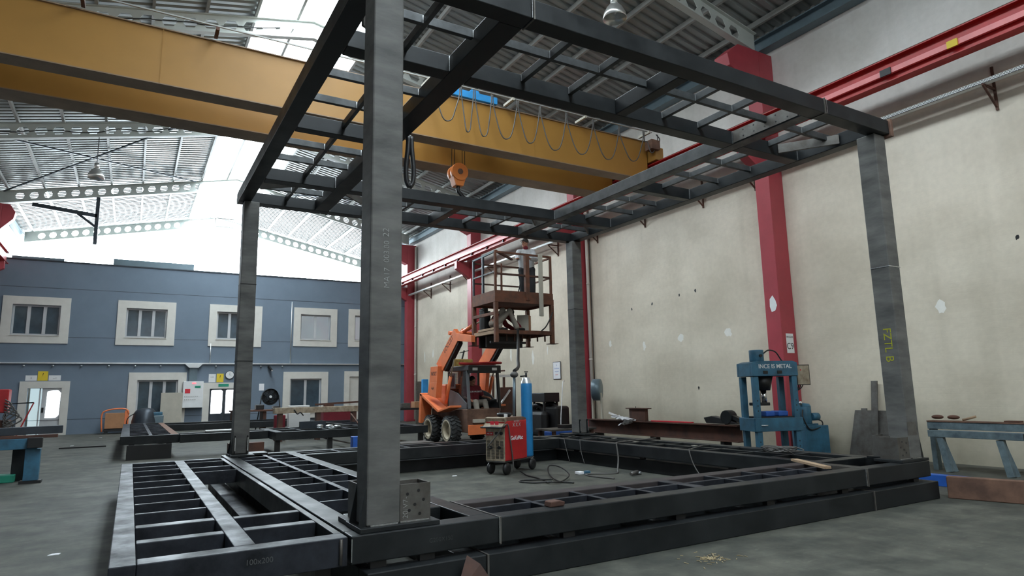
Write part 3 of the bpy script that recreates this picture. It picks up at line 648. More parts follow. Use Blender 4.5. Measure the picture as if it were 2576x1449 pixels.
# things standing in front of the office
lp = MB(); lp.box(1.18, 2.05, OY-.5, OY-.44, .02, 1.68, Matrix.Identity(4)); lp.build('leaning_panel', 'boxcream', label='tall cream steel panel standing before the three pane lower window', cat='panel', bevel=.005)
ct = empty('gas_cart', 'orange tool cart with brown front by the office wall', 'cart', loc=(-.5, 32.7, 0))
MB().box(-.36, .34, -.3, .3, .22, .86).build('body', 'card', ct, bevel=.01); MB().box(.345, .5, -.3, .3, .1, .95).build('side_panel', 'orange', ct)
MB().tube(curve_pts([(-.45, -.3, .1), (-.48, -.3, .8), (-.3, -.3, .98), (.1, -.3, 1.04), (.4, -.3, 1.0), (.5, -.3, .8)], 5), .03, 8).build('frame_hoop', 'orange', ct)
MB().box(-.40, .40, -.28, .28, .1, .2).build('chassis', 'black', ct)
for sx in (-.3, .35):
    for sy in (-.22, .22): MB().cyl((sx, sy-.03, .07), (sx, sy+.03, .07), .07, 14).build('wheel', 'rubber', ct)
bg_ = empty('covered_machine', 'machine under grey blue cloth before the lower left window', 'machine', loc=(.85, 32.3, 0))
MB().lathe([(.55, 0), (.5, .5), (.42, .85), (.3, 1.0), (.05, 1.05)], (-.25, 0, 0), n=14).build('cloth', 'steel_blue', bg_); MB().box(-.1, .45, -.3, .3, .0, .72).build('body', 'gutter', bg_, bevel=.03); MB().box(-.05, .4, -.28, .2, .73, .86).build('tray', 'blue', bg_, bevel=.02)
MB().tube(curve_pts([(-.3, -.1, 1.0), (-.6, -.2, .85), (-.9, -.2, .6), (-.9, -.2, .05)], 5), .02, 6).build('hose', 'black', bg_)
rd = empty('red_machine', 'red machine with tangled hoses at the far left edge', 'machine', loc=(-4.0, 28.5, 0))
MB().box(-.5, .38, -.3, .3, 1.05, 1.85).build('body', 'weldred', rd, bevel=.03); MB().box(-.5, .45, -.3, .3, .25, .8).build('base', 'rust', rd, bevel=.02)
for i in range(5):
    random.seed(i); MB().tube(curve_pts([(.3, -.35, 1.5-.1*i), (.5+.08*i, -.4, 1.3-.12*i), (.3, -.4, .9-.1*i), (.6, -.38, .6), (.2+.1*i, -.35, .03)], 6), .025, 6).build('hose', 'cable', rd)
MB().bar((.4, -.3, 1.35), (1.1, -.3, 1.38), .04, .04).build('handle', 'steel', rd); MB().bar((1.1, -.3, 1.38), (.6, -.3, .0), .04, .04).build('leg', 'weldred', rd)
for sx in (-.4, .3): MB().box(sx-.06, sx+.06, -.25, .25, 0, .25).build('leg', 'black', rd); MB().box(sx-.03, sx+.03, -.05, .05, .8, 1.05).build('post', 'black', rd)

# big round fan on a stand behind the left steel column
fn = empty('industrial_fan', 'big dark round fan on a splayed stand behind the workbench', 'fan', loc=(5.2, 29.5, 0))
zc = 1.42
g = MB(); 
for rr in (.33, .25, .17): g.tube([(rr*math.cos(t), -.08, zc+rr*math.sin(t)) for t in [2*PI*q/28 for q in range(29)]], .009, 5, False)
for q in range(12): t = 2*PI*q/12; g.tube([(.06*math.cos(t), -.1, zc+.06*math.sin(t)), (.33*math.cos(t), -.07, zc+.33*math.sin(t))], .006, 4)
g.build('grille', 'steel', fn)
MB().lathe([(.34, -.1), (.36, 0), (.34, .12), (.33, .12), (.33, -.1)], (0, 0, zc), (0, 1, 0), 32).build('hood_ring', 'black', fn); MB().cyl((0, .11, zc), (0, .12, zc), .33, 30).build('back_grille', 'black', fn)
for q in range(5):
    t = 2*PI*q/5; MB().bar((.05*math.cos(t), 0, zc+.05*math.sin(t)), (.3*math.cos(t), .03, zc+.3*math.sin(t)), .16, .012, up=(0, 1, 0)).build('blade', 'steel_blue', fn)
MB().cyl((0, -.12, zc), (0, -.02, zc), .055, 14).build('hub', 'white', fn)
for s in (-1, 1): MB().tube([(s*.35, 0, zc+.05), (s*.42, 0, .9), (s*.55, 0, .02)], .025, 8).build('leg', 'steel', fn)
MB().bar((-.6, 0, .3), (.6, 0, .3), .04, .04).build('stretcher', 'steel', fn)

# ================================================================ THE STEEL FRAME
X0, X1, Y0, Y1 = 1.54, 8.72, 4.767, 12.0     # column corners (near left of each)
CW = .26
FX0, FX1, FY0, FY1 = 1.41, 9.0, 4.69, 12.33   # outer faces of the base ring
ZB, ZB1, ZT, ZTT = .46, .265, 4.92, 5.12
fr = empty('steel_structure', 'huge dark steel box frame with four columns standing in the middle of the hall', 'steel frame', loc=(FX0, FY0, ZB1))
FO = Vector((FX0, FY0, ZB1))
class FB(MB):
    """box helper in hall coordinates, stored relative to the frame's corner"""
    def wbox(s, x0, x1, y0, y1, z0, z1): return s.box(x0-FO.x, x1-FO.x, y0-FO.y, y1-FO.y, z0-FO.z, z1-FO.z)
def fbeam(name, x0, x1, y0, y1, z0, z1, m='steel', bevel=.008, label=None):
    return FB().wbox(x0, x1, y0, y1, z0, z1).build(name, m, fr, bevel, label)
def bars_x(name, ys, x0, x1, zt, h, w, m):      # bars running along x
    for y in ys: fbeam(name, x0, x1, y-w/2, y+w/2, zt-h, zt, m, .003)
def bars_y(name, xs, y0, y1, zt, h, w, m):
    for x in xs: fbeam(name, x-w/2, x+w/2, y0, y1, zt-h, zt, m, .003)
e = .003
# --- base ring, outer beams
fbeam('outer_base_beam', FX0, 2.602, FY0, 4.88, ZB1, ZB); fbeam('outer_base_beam', 2.62, 7.60, FY0, 4.88, ZB1, ZB); fbeam('outer_base_beam', 7.618, FX1, FY0, 4.88, ZB1, ZB)
fbeam('outer_base_beam', FX0, 9.0, 12.14, FY1, ZB1, ZB)
fbeam('outer_base_beam', FX0, 1.60, 4.88+e, 12.14-e, ZB1, ZB); fbeam('outer_base_beam', 8.81, FX1, 4.88+e, 12.14-e, ZB1, ZB)
# end plates at the bolted joints
for x in (2.611, 7.609): fbeam('joint_plate', x-.009, x+.009, FY0-.012, 5.62, ZB1-.01, ZB+.004, 'plate', .002)
# --- inner beams
fbeam('inner_base_beam', 2.43, 2.60, 4.88+e, 12.14-e, ZB1, ZB, 'steel')
fbeam('inner_base_beam', 7.80, 7.97, 5.62+e, 12.14-e, ZB1, ZB)
fbeam('inner_base_beam', 2.62, 7.80-e, 5.43, 5.62, ZB1, ZB, 'steel_pink', label='inner beam with pinkish rusty top'); fbeam('inner_base_beam', 2.60+e, 7.80-e, 11.40, 11.58, ZB1, ZB)
fbeam('inner_base_beam', 1.60+e, 2.43-e, 5.43, 5.60, ZB1, ZB); fbeam('inner_base_beam', 7.80+e, 8.81-e, 5.43, 5.62, ZB1, ZB)
fbeam('inner_base_beam', 7.66, 7.80, 4.88+e, 5.43-e, ZB1, ZB)
# --- cross bars of the four sides
bars_x('floor_bar', [6.35, 7.0, 7.66, 8.28, 9.0, 9.78, 10.42, 11.05, 11.6], 1.60+e, 2.0-e, ZB, .11, .045, 'steel_top')
bars_x('floor_bar', [6.35, 7.0, 7.66, 8.28, 9.0, 9.78, 10.42, 11.05, 11.6], 2.06+e, 2.43-e, ZB, .11, .045, 'steel_top')
fbeam('long_floor_bar', 2.0, 2.06, 5.60+e, 12.14-e, ZB-.11, ZB, 'steel_top', .003)
for x in (3.20, 3.83, 4.43, 5.70, 6.32, 6.96):
    for ya, yb in ((4.88+e, 5.13-e), (5.18+e, 5.43-e)): fbeam('floor_bar', x-.025, x+.025, ya, yb, ZB-.12, ZB, 'steel_top', .003)
fbeam('floor_bar', 4.98, 5.12, 4.88+e, 5.13-e, ZB-.18, ZB, 'steel_top', .003); fbeam('floor_bar', 4.98, 5.12, 5.18+e, 5.43-e, ZB-.18, ZB, 'steel_top', .003)
fbeam('long_floor_bar', 2.62, 7.60, 5.13, 5.18, ZB-.12, ZB, 'steel_top', .003)
fbeam('long_floor_bar', 8.36, 8.42, 5.62+e, 12.14-e, ZB-.11, ZB, 'steel', .003)
for y in (6.3, 6.95, 7.6, 8.25, 8.9, 9.55, 10.2, 10.85, 11.5):
    for xa, xb in ((7.97+e, 8.36-e), (8.42+e, 8.81-e)): fbeam('floor_bar', xa, xb, y-.025, y+.025, ZB-.11, ZB, 'steel', .003)
fbeam('long_floor_bar', 2.60+e, 7.80-e, 11.83, 11.88, ZB-.11, ZB, 'steel', .003)
for x in (3.25, 3.9, 4.55, 5.2, 5.85, 6.5, 7.15):
    for ya, yb in ((11.58+e, 11.83-e), (11.88+e, 12.14-e)): fbeam('floor_bar', x-.025, x+.025, ya, yb, ZB-.11, ZB, 'steel_top', .003)

# --- columns with base plates, bolt boxes and gussets
def column(x, y, sx, sy, lab, front=False):
    """sx, sy: direction from the column towards the inside of the frame"""
    c = FB(); c.wbox(x, x+CW, y, y+CW, ZB+.035, ZT-.002); col = c.build('column', 'column', fr, .014, lab)
    cx, cy = x+CW/2, y+CW/2; hw = CW/2
    xa, xb = sorted((cx-sx*(hw+.06), cx+sx*(hw+.30))); ya, yb = sorted((cy-sy*(hw+.055), cy+sy*(hw+.30)))
    FB().wbox(xa, xb, cy-hw-.055, cy+hw+.055, ZB+.001, ZB+.035).build('base_plate', 'steel', col, .004)
    yc, yd = sorted((cy+sy*(hw+.056), cy+sy*(hw+.30))); FB().wbox(cx-hw-.05, cx+hw+.05, yc, yd, ZB+.001, ZB+.035).build('base_plate', 'steel', col, .004)
    z0, z1 = ZB+.036, ZB+.31; th = .012
    if front:
        # open bolt box on the x side
        b = FB(); u0, u1 = cx+sx*(hw+.002), cx+sx*(hw+.235); p, q = sorted((u0, u1)); vy0, vy1 = cy-.11, cy+.11
        b.wbox(p, q, vy0-.012, vy0, z0, z1); b.wbox(p, q, vy1, vy1+.012, z0, z1); r_, s_ = sorted((u1, u1+sx*th)); b.wbox(r_, s_, vy0-.012, vy1+.012, z0, z1)
        bx = b.build('bolt_box', 'plate', col)
        for dx, dz in ((.15, .22), (.19, .15), (.12, .12), (.06, .20), (.075, .08), (.16, .05)):
            hx = cx+sx*(hw+dx); h = FB(); h.cyl(Vector((hx, vy0-.0135, z0+dz))-FO, Vector((hx, vy0-.0122, z0+dz))-FO, .012, 14)
            h.build('bolt_hole', 'black', bx)
        w_ = FB(); w_.wbox(p, q, vy0-.020, vy0-.010, z0, z0+.008); w_.wbox(x+.03, x+CW-.02, y-.008, y, ZB+.035, ZB+.044); w_.build('weld', 'bright', col)
        b = FB(); u0, u1 = cy+sy*(hw+.002), cy+sy*(hw+.22); p, q = sorted((u0, u1)); b.wbox(cx-.122, cx-.11, p, q, z0, z1); b.wbox(cx+.11, cx+.122, p, q, z0, z1); r_, s_ = sorted((u1, u1+sy*th)); b.wbox(cx-.122, cx+.122, r_, s_, z0, z1)
        b.build('bolt_box', 'plate', col)
    else:
        for xx in (x+.03, x+CW-.03):
            g = FB(); g.wbox(xx-.006, xx+.006, y-.05, y-.001, z0, z0+.30); g.build('rib', 'steel', col)
            g = FB(); g.wbox(xx-.008, xx+.008, y-.056, y-.0505, z0+.05, z0+.27); g.build('weld', 'bright', col)
    # gussets on the outer face
    ox = cx-sx*hw
    for yy in (y+.012, y+CW-.02):
        g = FB(); g.prism([(ox-sx*.001-FO.x, z0-FO.z), (ox-sx*.055-FO.x, z0-FO.z), (ox-sx*.001-FO.x, z0+.27-FO.z)], 'y', yy-.005-FO.y, yy+.005-FO.y); g.build('gusset', 'steel', col)
    return col
cA = column(X0, Y0, 1, 1, 'nearest column with chalk writing, cut by the top of the picture', True)
cB = column(X1, Y0, -1, 1, 'near right column with yellow marking', True)
cC = column(X0, Y1-.02, 1, -1, 'far left column against the offices')
cD = column(X1, Y1-.02, -1, -1, 'far right column beside the rusty beam')
# splice weld lines and marks
for cobj, x, y, zz in ((cB, X1, Y0, 3.02), (cC, X0, Y1-.02, 2.05), (cC, X0, Y1-.02, 3.4), (cD, X1, Y1-.02, 3.3)):
    FB().wbox(x-.004, x+CW+.004, y-.004, y+.0, zz, zz+.012).build('weld', 'bright' if cobj in (cB,) else 'steel', cobj)
    FB().wbox(x-.004, x+.0, y, y+CW, zz, zz+.012).build('weld', 'bright' if cobj in (cB,) else 'steel', cobj)
def chalk(txt, size, pos, right, up, par, m='white', bold=-.0015):
    return text_mesh('chalk_writing', txt, size, m, par, face_mtx(Vector(pos)-FO, right, up), .0006, bold=bold)
M['chalk'] = mat('chalk', (.42, .43, .42), .9, var=.2, scale=60)
M['ychalk'] = mat('yellow_marker', (.36, .36, .02), .9, var=.2, scale=40)
chalk('MA17', .068, (X0+.135, Y0-.0015, 2.345), (0, 0, 1), (-1, 0, 0), cA, 'chalk')
chalk('003.00', .065, (X0+.13, Y0-.0015, 2.556), (0, 0, 1), (-1, 0, 0), cA, 'chalk')
chalk('22', .075, (X0+.125, Y0-.0015, 2.71), (0, 0, 1), (-1, 0, 0), cA, 'chalk')
chalk('20/V7-', .06, (X0+CW+.045, 4.767+.02-.015, ZB+.14), (0, 0, 1), (-1, 0, 0), cA, 'chalk')
chalk('FZTL B', .15, (X1-.0015, Y0+.13, 1.97), (0, 0, -1), (0, -1, 0), cB, 'ychalk', 0)
chalk('C200X150', .045, (X0+.56, FY0-.0015, .355), (1, 0, .0), (0, 0, 1), fr, 'chalkf')
FB().wbox(X1+.0, X1+.2, Y0-.002, Y0-.0005, ZB+.33, ZB+.5).build('scratched_patch', 'plate', cB)

# --- roof ring
fbeam('outer_roof_beam', FX0+.04, 3.055, FY0, 4.89, ZT, ZTT); fbeam('outer_roof_beam', 3.075, 7.50, FY0, 4.89, ZT, ZTT); fbeam('outer_roof_beam', 7.52, 8.97, FY0, 4.89, ZT, ZTT)
fbeam('end_plate', 8.972, 9.03, FY0-.03, 4.99, ZT-.04, ZTT+.02, 'rust2', .012, label='rusty end plate'); 
fbeam('outer_roof_beam', FX0+.04, 8.97, 12.08, 12.30, ZT, ZTT)
fbeam('outer_roof_beam', FX0+.04, 1.66, 4.89+e, 12.08-e, ZT, ZTT); fbeam('outer_roof_beam', 8.77, 8.97, 4.89+e, 12.08-e, ZT, ZTT)
fbeam('inner_roof_beam', 2.80, 3.055, 4.89+e, 12.08-e, ZT, ZTT); fbeam('inner_roof_beam', 7.30, 7.50, 4.89+e, 12.08-e, ZT, ZTT, 'steel_bar')
fbeam('inner_roof_beam', 3.055+e, 7.30-e, 6.0, 6.2, ZT, ZTT); fbeam('inner_roof_beam', 1.66+e, 2.80-e, 6.0, 6.2, ZT, ZTT); fbeam('inner_roof_beam', 7.50+e, 8.77-e, 6.0, 6.2, ZT, ZTT)
fbeam('inner_roof_beam', 3.055+e, 7.30-e, 10.6, 10.82, ZT, ZTT); fbeam('inner_roof_beam', 1.66+e, 2.80-e, 10.6, 10.82, ZT, ZTT); fbeam('inner_roof_beam', 7.50+e, 8.77-e, 10.6, 10.82, ZT, ZTT)
fbeam('inner_roof_beam', 1.66+e, 2.80-e, 8.28, 8.44, ZT, ZTT); fbeam('inner_roof_beam', 7.50+e, 8.77-e, 8.28, 8.44, ZT, ZTT)
fbeam('inner_roof_beam', 5.12, 5.28, 4.89+e, 6.0-e, ZT, ZTT); fbeam('inner_roof_beam', 5.12, 5.28, 10.82+e, 12.08-e, ZT, ZTT)
for x in (3.065, 7.51): fbeam('joint_plate', x-.009, x+.009, FY0-.012, 4.9, ZT-.008, ZTT+.008, 'plate', .002)
fbeam('joint_plate', 3.056, 3.074, 12.0, 12.312, ZT-.008, ZTT+.008, 'plate', .002)
BH = .09
def rbar(x0, x1, y0, y1): fbeam('roof_bar', x0, x1, y0, y1, ZTT-BH, ZTT, 'steel_bar', .003)
hw = .028
for x in (3.74, 4.42, 5.95, 6.62):
    rbar(x-hw, x+hw, 4.89+e, 5.40-e); rbar(x-hw, x+hw, 5.45+e, 6.0-e)
    rbar(x-hw, x+hw, 10.82+e, 11.43-e); rbar(x-hw, x+hw, 11.48+e, 12.08-e)
for a, c in ((3.055, 5.12), (5.28, 7.30)): rbar(a+e, c-e, 5.40, 5.45); rbar(a+e, c-e, 11.43, 11.48)
ys = [5.45, 6.92, 7.62, 9.2, 9.9, 11.5]
for y in ys:
    rbar(1.66+e, 2.25-e, y-hw, y+hw); rbar(2.30+e, 2.80-e, y-hw, y+hw); rbar(7.50+e, 8.08-e, y-hw, y+hw); rbar(8.13+e, 8.77-e, y-hw, y+hw)
for a, c in ((4.89, 6.0), (6.2, 8.28), (8.44, 10.6), (10.82, 12.08)): rbar(2.25, 2.30, a+e, c-e); rbar(8.08, 8.13, a+e, c-e)
# bare drilled splice plates on the inner beam webs
for y0, y1 in ((4.93, 5.98), (10.84, 11.9)):
    p = FB(); p.wbox(7.286, 7.298, y0, y1, ZT+.015, ZTT-.01); po = p.build('splice_plate', 'plate', fr, 0, 'bare grey drilled splice plate')
    for i in range(5):
        for z in (ZT+.06, ZTT-.05):
            yy = y0+.15+.18*i; h = FB(); h.cyl(Vector((7.2845, yy, z))-FO, Vector((7.2859, yy, z))-FO, .012, 12); h.build('bolt_hole', 'black', po)
# corner braces
for a, b_ in (((1.70, 5.62), (2.25, 5.98)), ((8.28, 5.98), (8.76, 5.30)), ((1.70, 11.3), (2.25, 10.85)), ((8.22, 10.85), (8.76, 11.4)), ((3.08, 11.0), (3.5, 11.42)), ((6.9, 10.85), (7.27, 11.3))):
    g = FB(); g.bar(Vector((a[0], a[1], ZT+.10))-FO, Vector((b_[0], b_[1], ZT+.10))-FO, .03, .14); g.build('corner_brace', 'plate', fr, .004)
# bright weld ticks at joints of the top ring
for x, y in ((3.04, FY0-.014), (7.54, FY0-.014)):
    FB().wbox(x-.003, x+.003, y, y+.004, ZT, ZTT).build('weld', 'bright', fr)
wl = FB()
for x in (2.622, 7.6): wl.wbox(x-.024, x-.018, FY0-.014, FY0-.001, ZB1, ZB)
wl.wbox(FX0+.0, FX0+.006, FY0-.006, FY0-.0005, ZB1+.02, ZB-.02)
wl.build('weld', 'bright', fr)
# ticks along the cross bar ends, seen from below as bright dots
wt = FB()
for y in ys:
    for x in (2.80-e, 8.77-e, 2.25-e, 8.08-e): wt.wbox(x-.012, x, y-hw-.006, y-hw, ZTT-BH, ZTT-.01)
for x in (3.74, 4.42, 5.95, 6.62):
    for y in (6.0-e, 5.40-e, 12.08-e, 11.43-e): wt.wbox(x-hw-.006, x-hw, y-.012, y, ZTT-BH, ZTT-.01)
for y in (6.0, 8.28, 10.6):
    for x in (2.80-e, 8.77-e): wt.wbox(x-.012, x, y-.008, y, ZT+.01, ZTT-.01)
for y in (6.0, 10.6): wt.wbox(7.286, 7.296, y-.008, y, ZT+.01, ZTT-.01)
wt.build('weld', 'bright', fr)

# --- side grid lying beside the frame on the left
GX0, GX1, GY0, GY1 = -.05, 1.385, 4.69, 11.85
sg = empty('floor_grid', 'low ladder like steel floor grid with shiny tops left of the frame', 'steel grid', loc=(GX0, GY0, .26))
GO = Vector((GX0, GY0, .26))
def gb_(name, x0, x1, y0, y1, h=.195, m='steel_top', bev=.006):
    b = MB(); b.box(x0-GO.x, x1-GO.x, y0-GO.y, y1-GO.y, .46-h-GO.z, .46-GO.z); return b.build(name, m, sg, bev)
gb_('edge_beam', GX0, .095, GY0, GY1); gb_('edge_beam', .095+e, GX1, GY0, 4.85); gb_('edge_beam', .095+e, GX1, 11.73, GY1); gb_('edge_beam', 1.33, GX1, 4.85+e, 11.73-e, m='steel')
gb_('middle_beam', .665, .80, 4.85+e, 11.73-e)
for y, w, h in ((11.1, .05, .11), (10.5, .05, .11), (9.79, .05, .11), (9.15, .05, .11), (8.52, .05, .11), (7.89, .05, .11), (7.28, .05, .11), (6.69, .05, .11), (6.03, .13, .17), (5.41, .12, .17)): gb_('grid_bar', .095+e, .665-e, y-w/2, y+w/2, h)
for y, w, h in ((11.3, .05, .11), (10.45, .07, .17), (9.83, .04, .17), (5.99, .10, .17), (5.43, .12, .17)): gb_('grid_bar', .80+e, 1.33-e, y-w/2, y+w/2, h)
for y in (4.9, 8.3, 11.6): MB().box(.02, .12, y-GO.y-.06, y-GO.y+.06, -.26, -.001).build('support_block', 'black', sg)
for y in (4.9, 11.6): MB().box(1.25, 1.36, y-GO.y-.06, y-GO.y+.06, -.26, -.001).build('support_block', 'black', sg)
bt = MB()
for z in (.09, .17): bt.cyl((1.39, .3, z), (1.46, .3, z), .014, 8)
bt.tube([(1.385, -.01, .02), (1.385, -.01, .19)], .012, 6); bt.build('corner_bolt', 'plate', sg)
text_mesh('chalk_writing', '100x200', .05, 'chalkf', sg, face_mtx((.85, -.0015, .12), (1, 0, .0), (0, 0, 1)), .0005)

# --- lower twin frame lying under the upright one
lo = empty('base_frame', 'second flat dark steel frame lying on the floor beneath the upright frame', 'steel frame', loc=(1.5, 4.6, 0))
LO = Vector((1.5, 4.6, 0))
def lb(name, x0, x1, y0, y1, z0=0, z1=.215, m='steel', bev=.008, lab=None):
    b = MB(); b.box(x0-LO.x, x1-LO.x, y0-LO.y, y1-LO.y, z0, z1); return b.build(name, m, lo, bev, lab)
lb('outer_beam', 1.5, 2.44, 4.60, 4.79); lb('outer_beam', 2.46, 7.55, 4.60, 4.79); lb('outer_beam', 7.57, 8.98, 4.60, 4.79)
for x in (2.45, 7.56): lb('joint_plate', x-.009, x+.009, 4.59, 5.5, .0, .219, 'plate', .002)
lb('outer_beam', 1.5, 8.98, 12.1, 12.29); lb('outer_beam', 1.5, 1.69, 4.79+e, 12.1-e); lb('outer_beam', 8.79, 8.98, 4.79+e, 12.1-e)
lb('inner_beam', 2.25, 2.44, 4.79+e, 12.1-e); lb('inner_beam', 7.90, 8.08, 5.52+e, 12.1-e); lb('inner_beam', 2.46, 7.90-e, 5.33, 5.52); lb('inner_beam', 2.44+e, 7.90-e, 11.66, 11.84)
for x in (3.2, 4.4, 5.6, 6.8): lb('cross_bar', x-.04, x+.04, 4.79+e, 5.33-e, .1, .215)
for y in (6.5, 7.5, 8.5, 9.5, 10.5): lb('cross_bar', 1.69+e, 2.25-e, y-.04, y+.04, .1, .215)
def pack(x0, x1, y0, y1): lb('packer', x0, x1, y0, y1, .216, .2645, 'black', 0)
for x in (1.62, 2.0, 3.3, 4.6, 5.9, 7.2, 8.7): pack(x-.06, x+.06, 4.72, 4.78)
for x in (1.62, 3.5, 5.5, 7.2, 8.7): pack(x-.06, x+.06, 12.16, 12.24)
for y in (7, 9, 11): pack(1.52, 1.6, y-.06, y+.06); pack(8.83, 8.93, y-.06, y+.06); pack(7.92, 7.96, y-.06, y+.06)
tc_ = MB(); tc_.box(1.15, 1.36, 7.0, 11.5, 0, .12); tc_.build('loose_channel', 'steel_top', bevel=.006, label='loose steel channel on the floor under the opening of the left grid', cat='beam')
for i, (x, y) in enumerate(((1.08, 10.6), (1.06, 9.7), (1.05, 8.9), (1.07, 8.2))):
    MB().box(x-.34, x-.0, y-.06, y+.06, 0, .08).build('steel_block', 'steel', bevel=.006, label='small steel block on the floor beside the loose channel in the left grid', cat='block', group='blocks beside the loose channel')

# black sling hanging from the roof ring
slg = MB(); c0 = Vector((3.10, 7.95, ZT+.02)); pts = []
for s in (-1, 1): slg.tube(curve_pts([c0+Vector((s*.02, 0, 0)), c0+Vector((s*.03, 0, -.2)), c0+Vector((s*.055, 0, -.45)), c0+Vector((s*.045, 0, -.64)), c0+Vector((0, 0, -.72))], 5), .034, 8)
slg.tube([c0+Vector((-.02, 0, .0)), c0+Vector((.02, 0, -.0))], .025, 8); slg.build('lifting_sling', 'black', label='black lifting sling hanging from the roof ring just right of the nearest column', cat='sling')

# --- second flat assembly behind, on supports
sf = empty('floor_assembly', 'low flat steel assembly of grids and beams lying behind the left half of the frame', 'steel frame', loc=(-.15, 18.4, .30))
SO = Vector((-.15, 18.4, .30))
def sb(name, x0, x1, y0, y1, h=.2, m='steel', zt=.55, bev=.006): b = MB(); b.box(x0-SO.x, x1-SO.x, y0-SO.y, y1-SO.y, zt-h-SO.z, zt-SO.z); return b.build(name, m, sf, bev)
sb('edge_beam', -.15, 1.12, 18.4, 18.6); sb('edge_beam', -.15, .05, 18.6+e, 27.6, m='steel_top'); sb('edge_beam', .05+e, 1.12, 27.4, 27.6); sb('edge_beam', .95, 1.12, 18.6+e, 27.4-e, m='rust2'); sb('middle_beam', .46, .54, 18.6+e, 27.4-e, m='steel_top')
for i in range(10): y = 19.3+.8*i; sb('grid_bar', .05+e, .46-e, y-.03, y+.03, .1, 'steel_top'); sb('grid_bar', .54+e, .95-e, y-.03, y+.03, .1, 'steel_top')
sb('edge_beam', 1.12+e, 3.2, 18.2, 18.4); sb('inner_beam', 1.12+e, 3.2, 18.9, 19.05); sb('edge_beam', 1.12+e, 7.4, 27.0, 27.2, .3, 'steel'); sb('inner_beam', 1.12+e, 7.2, 25.0, 25.15)
sb('edge_beam', 3.2+e, 7.3, 17.2, 17.4); sb('edge_beam', 3.2+e, 3.4, 17.4+e, 19.6); sb('inner_beam', 3.4+e, 7.3, 18.4, 18.55); sb('inner_beam', 3.4+e, 7.3, 19.4, 19.6); sb('edge_beam', 7.1, 7.3, 17.4+e, 27.0-e)
for i in range(6): x = 3.95+.62*i; sb('grid_bar', x-.03, x+.03, 17.4+e, 18.4-e, .1, 'steel_top'); sb('grid_bar', x-.03, x+.03, 18.55+e, 19.4-e, .1, 'steel_top')
for i in range(8): y = 19.9+.85*i; sb('grid_bar', 5.8, 7.1-e, y-.03, y+.03, .1, 'steel_top')
sb('inner_beam', 5.65, 5.8-e, 19.6+e, 27.0-e)
for x, y in ((.1, 18.5), (.9, 18.5), (.1, 27.4), (3.3, 17.5), (4.6, 17.4), (6.2, 17.4), (7.2, 17.5), (2.4, 18.3), (3.3, 27.1), (7.0, 27.1), (7.2, 23.0), (5.72, 22)):
    MB().box(x-.06-SO.x, x+.06-SO.x, y-.06-SO.y, y+.06-SO.y, -.30, .049 if y < 25 else -.051).build('support_leg', 'black', sf)
MB().box(.0-SO.x, .95-SO.x, 18.15-SO.y, 18.38-SO.y, -.30, .04).build('shadow_box', 'black', sf)  # black box standing in for the shadow under the assembly
thingbox('steel_block', 'upright dark steel block lying on the rear assembly', 'block', 4.05, 4.75, 18.42, 18.53, .551, .74, 'steel_blue')
cl_ = MB(); random.seed(5)
for i in range(9): cl_.ball((4.55+.1*random.uniform(-2.5, 2.5), 17.3+.04*random.uniform(-1, 1), .585+.01*i), .055, (1.6, .8, .55), 8)
cl_.build('crumpled_rag', 'zinc', label='crumpled pale rag on the edge beam of the rear assembly', cat='rag')
thingbox('foil_bundle', 'bright white plastic wrapped bundle on the rear assembly left of the far left column', 'bundle', 1.75, 2.75, 18.9, 19.05, .551, .60, 'white', .02)
thingbox('blue_post', 'short scuffed blue steel post standing behind the frame', 'post', 4.14, 4.34, 13.8, 13.98, 0, .56, 'strongblue', .01)
# bar with handle leaning beside it
bar_thing('pry_bar', (5.1, 14.6, .02), (5.0, 16.9, .95), .035, .035, 'rust', 'thin brownish bar leaning on the rear assembly beside the nearest column', 'bar')
thingbox('steel_box', 'dark brown steel crate on the floor behind the near column', 'crate', 5.3, 6.1, 14.0, 14.6, 0, .34, 'plate')
bk = empty('timber_prop', 'brownish timber with rusty scrap beside the far left column foot', 'timber', loc=(2.35, 13.1, 0))
MB().box(-.35, .45, -.06, .06, .2, .30).build('timber', 'wood', bk); MB().box(-.5, -.2, -.15, .15, 0, .36).build('block', 'rust', bk, bevel=.02)
thingbox('channel_stand', 'rusty channel stand under the rear assembly behind the far left column', 'stand', 2.1, 2.9, 17.0, 17.3, 0, .34, 'rust')

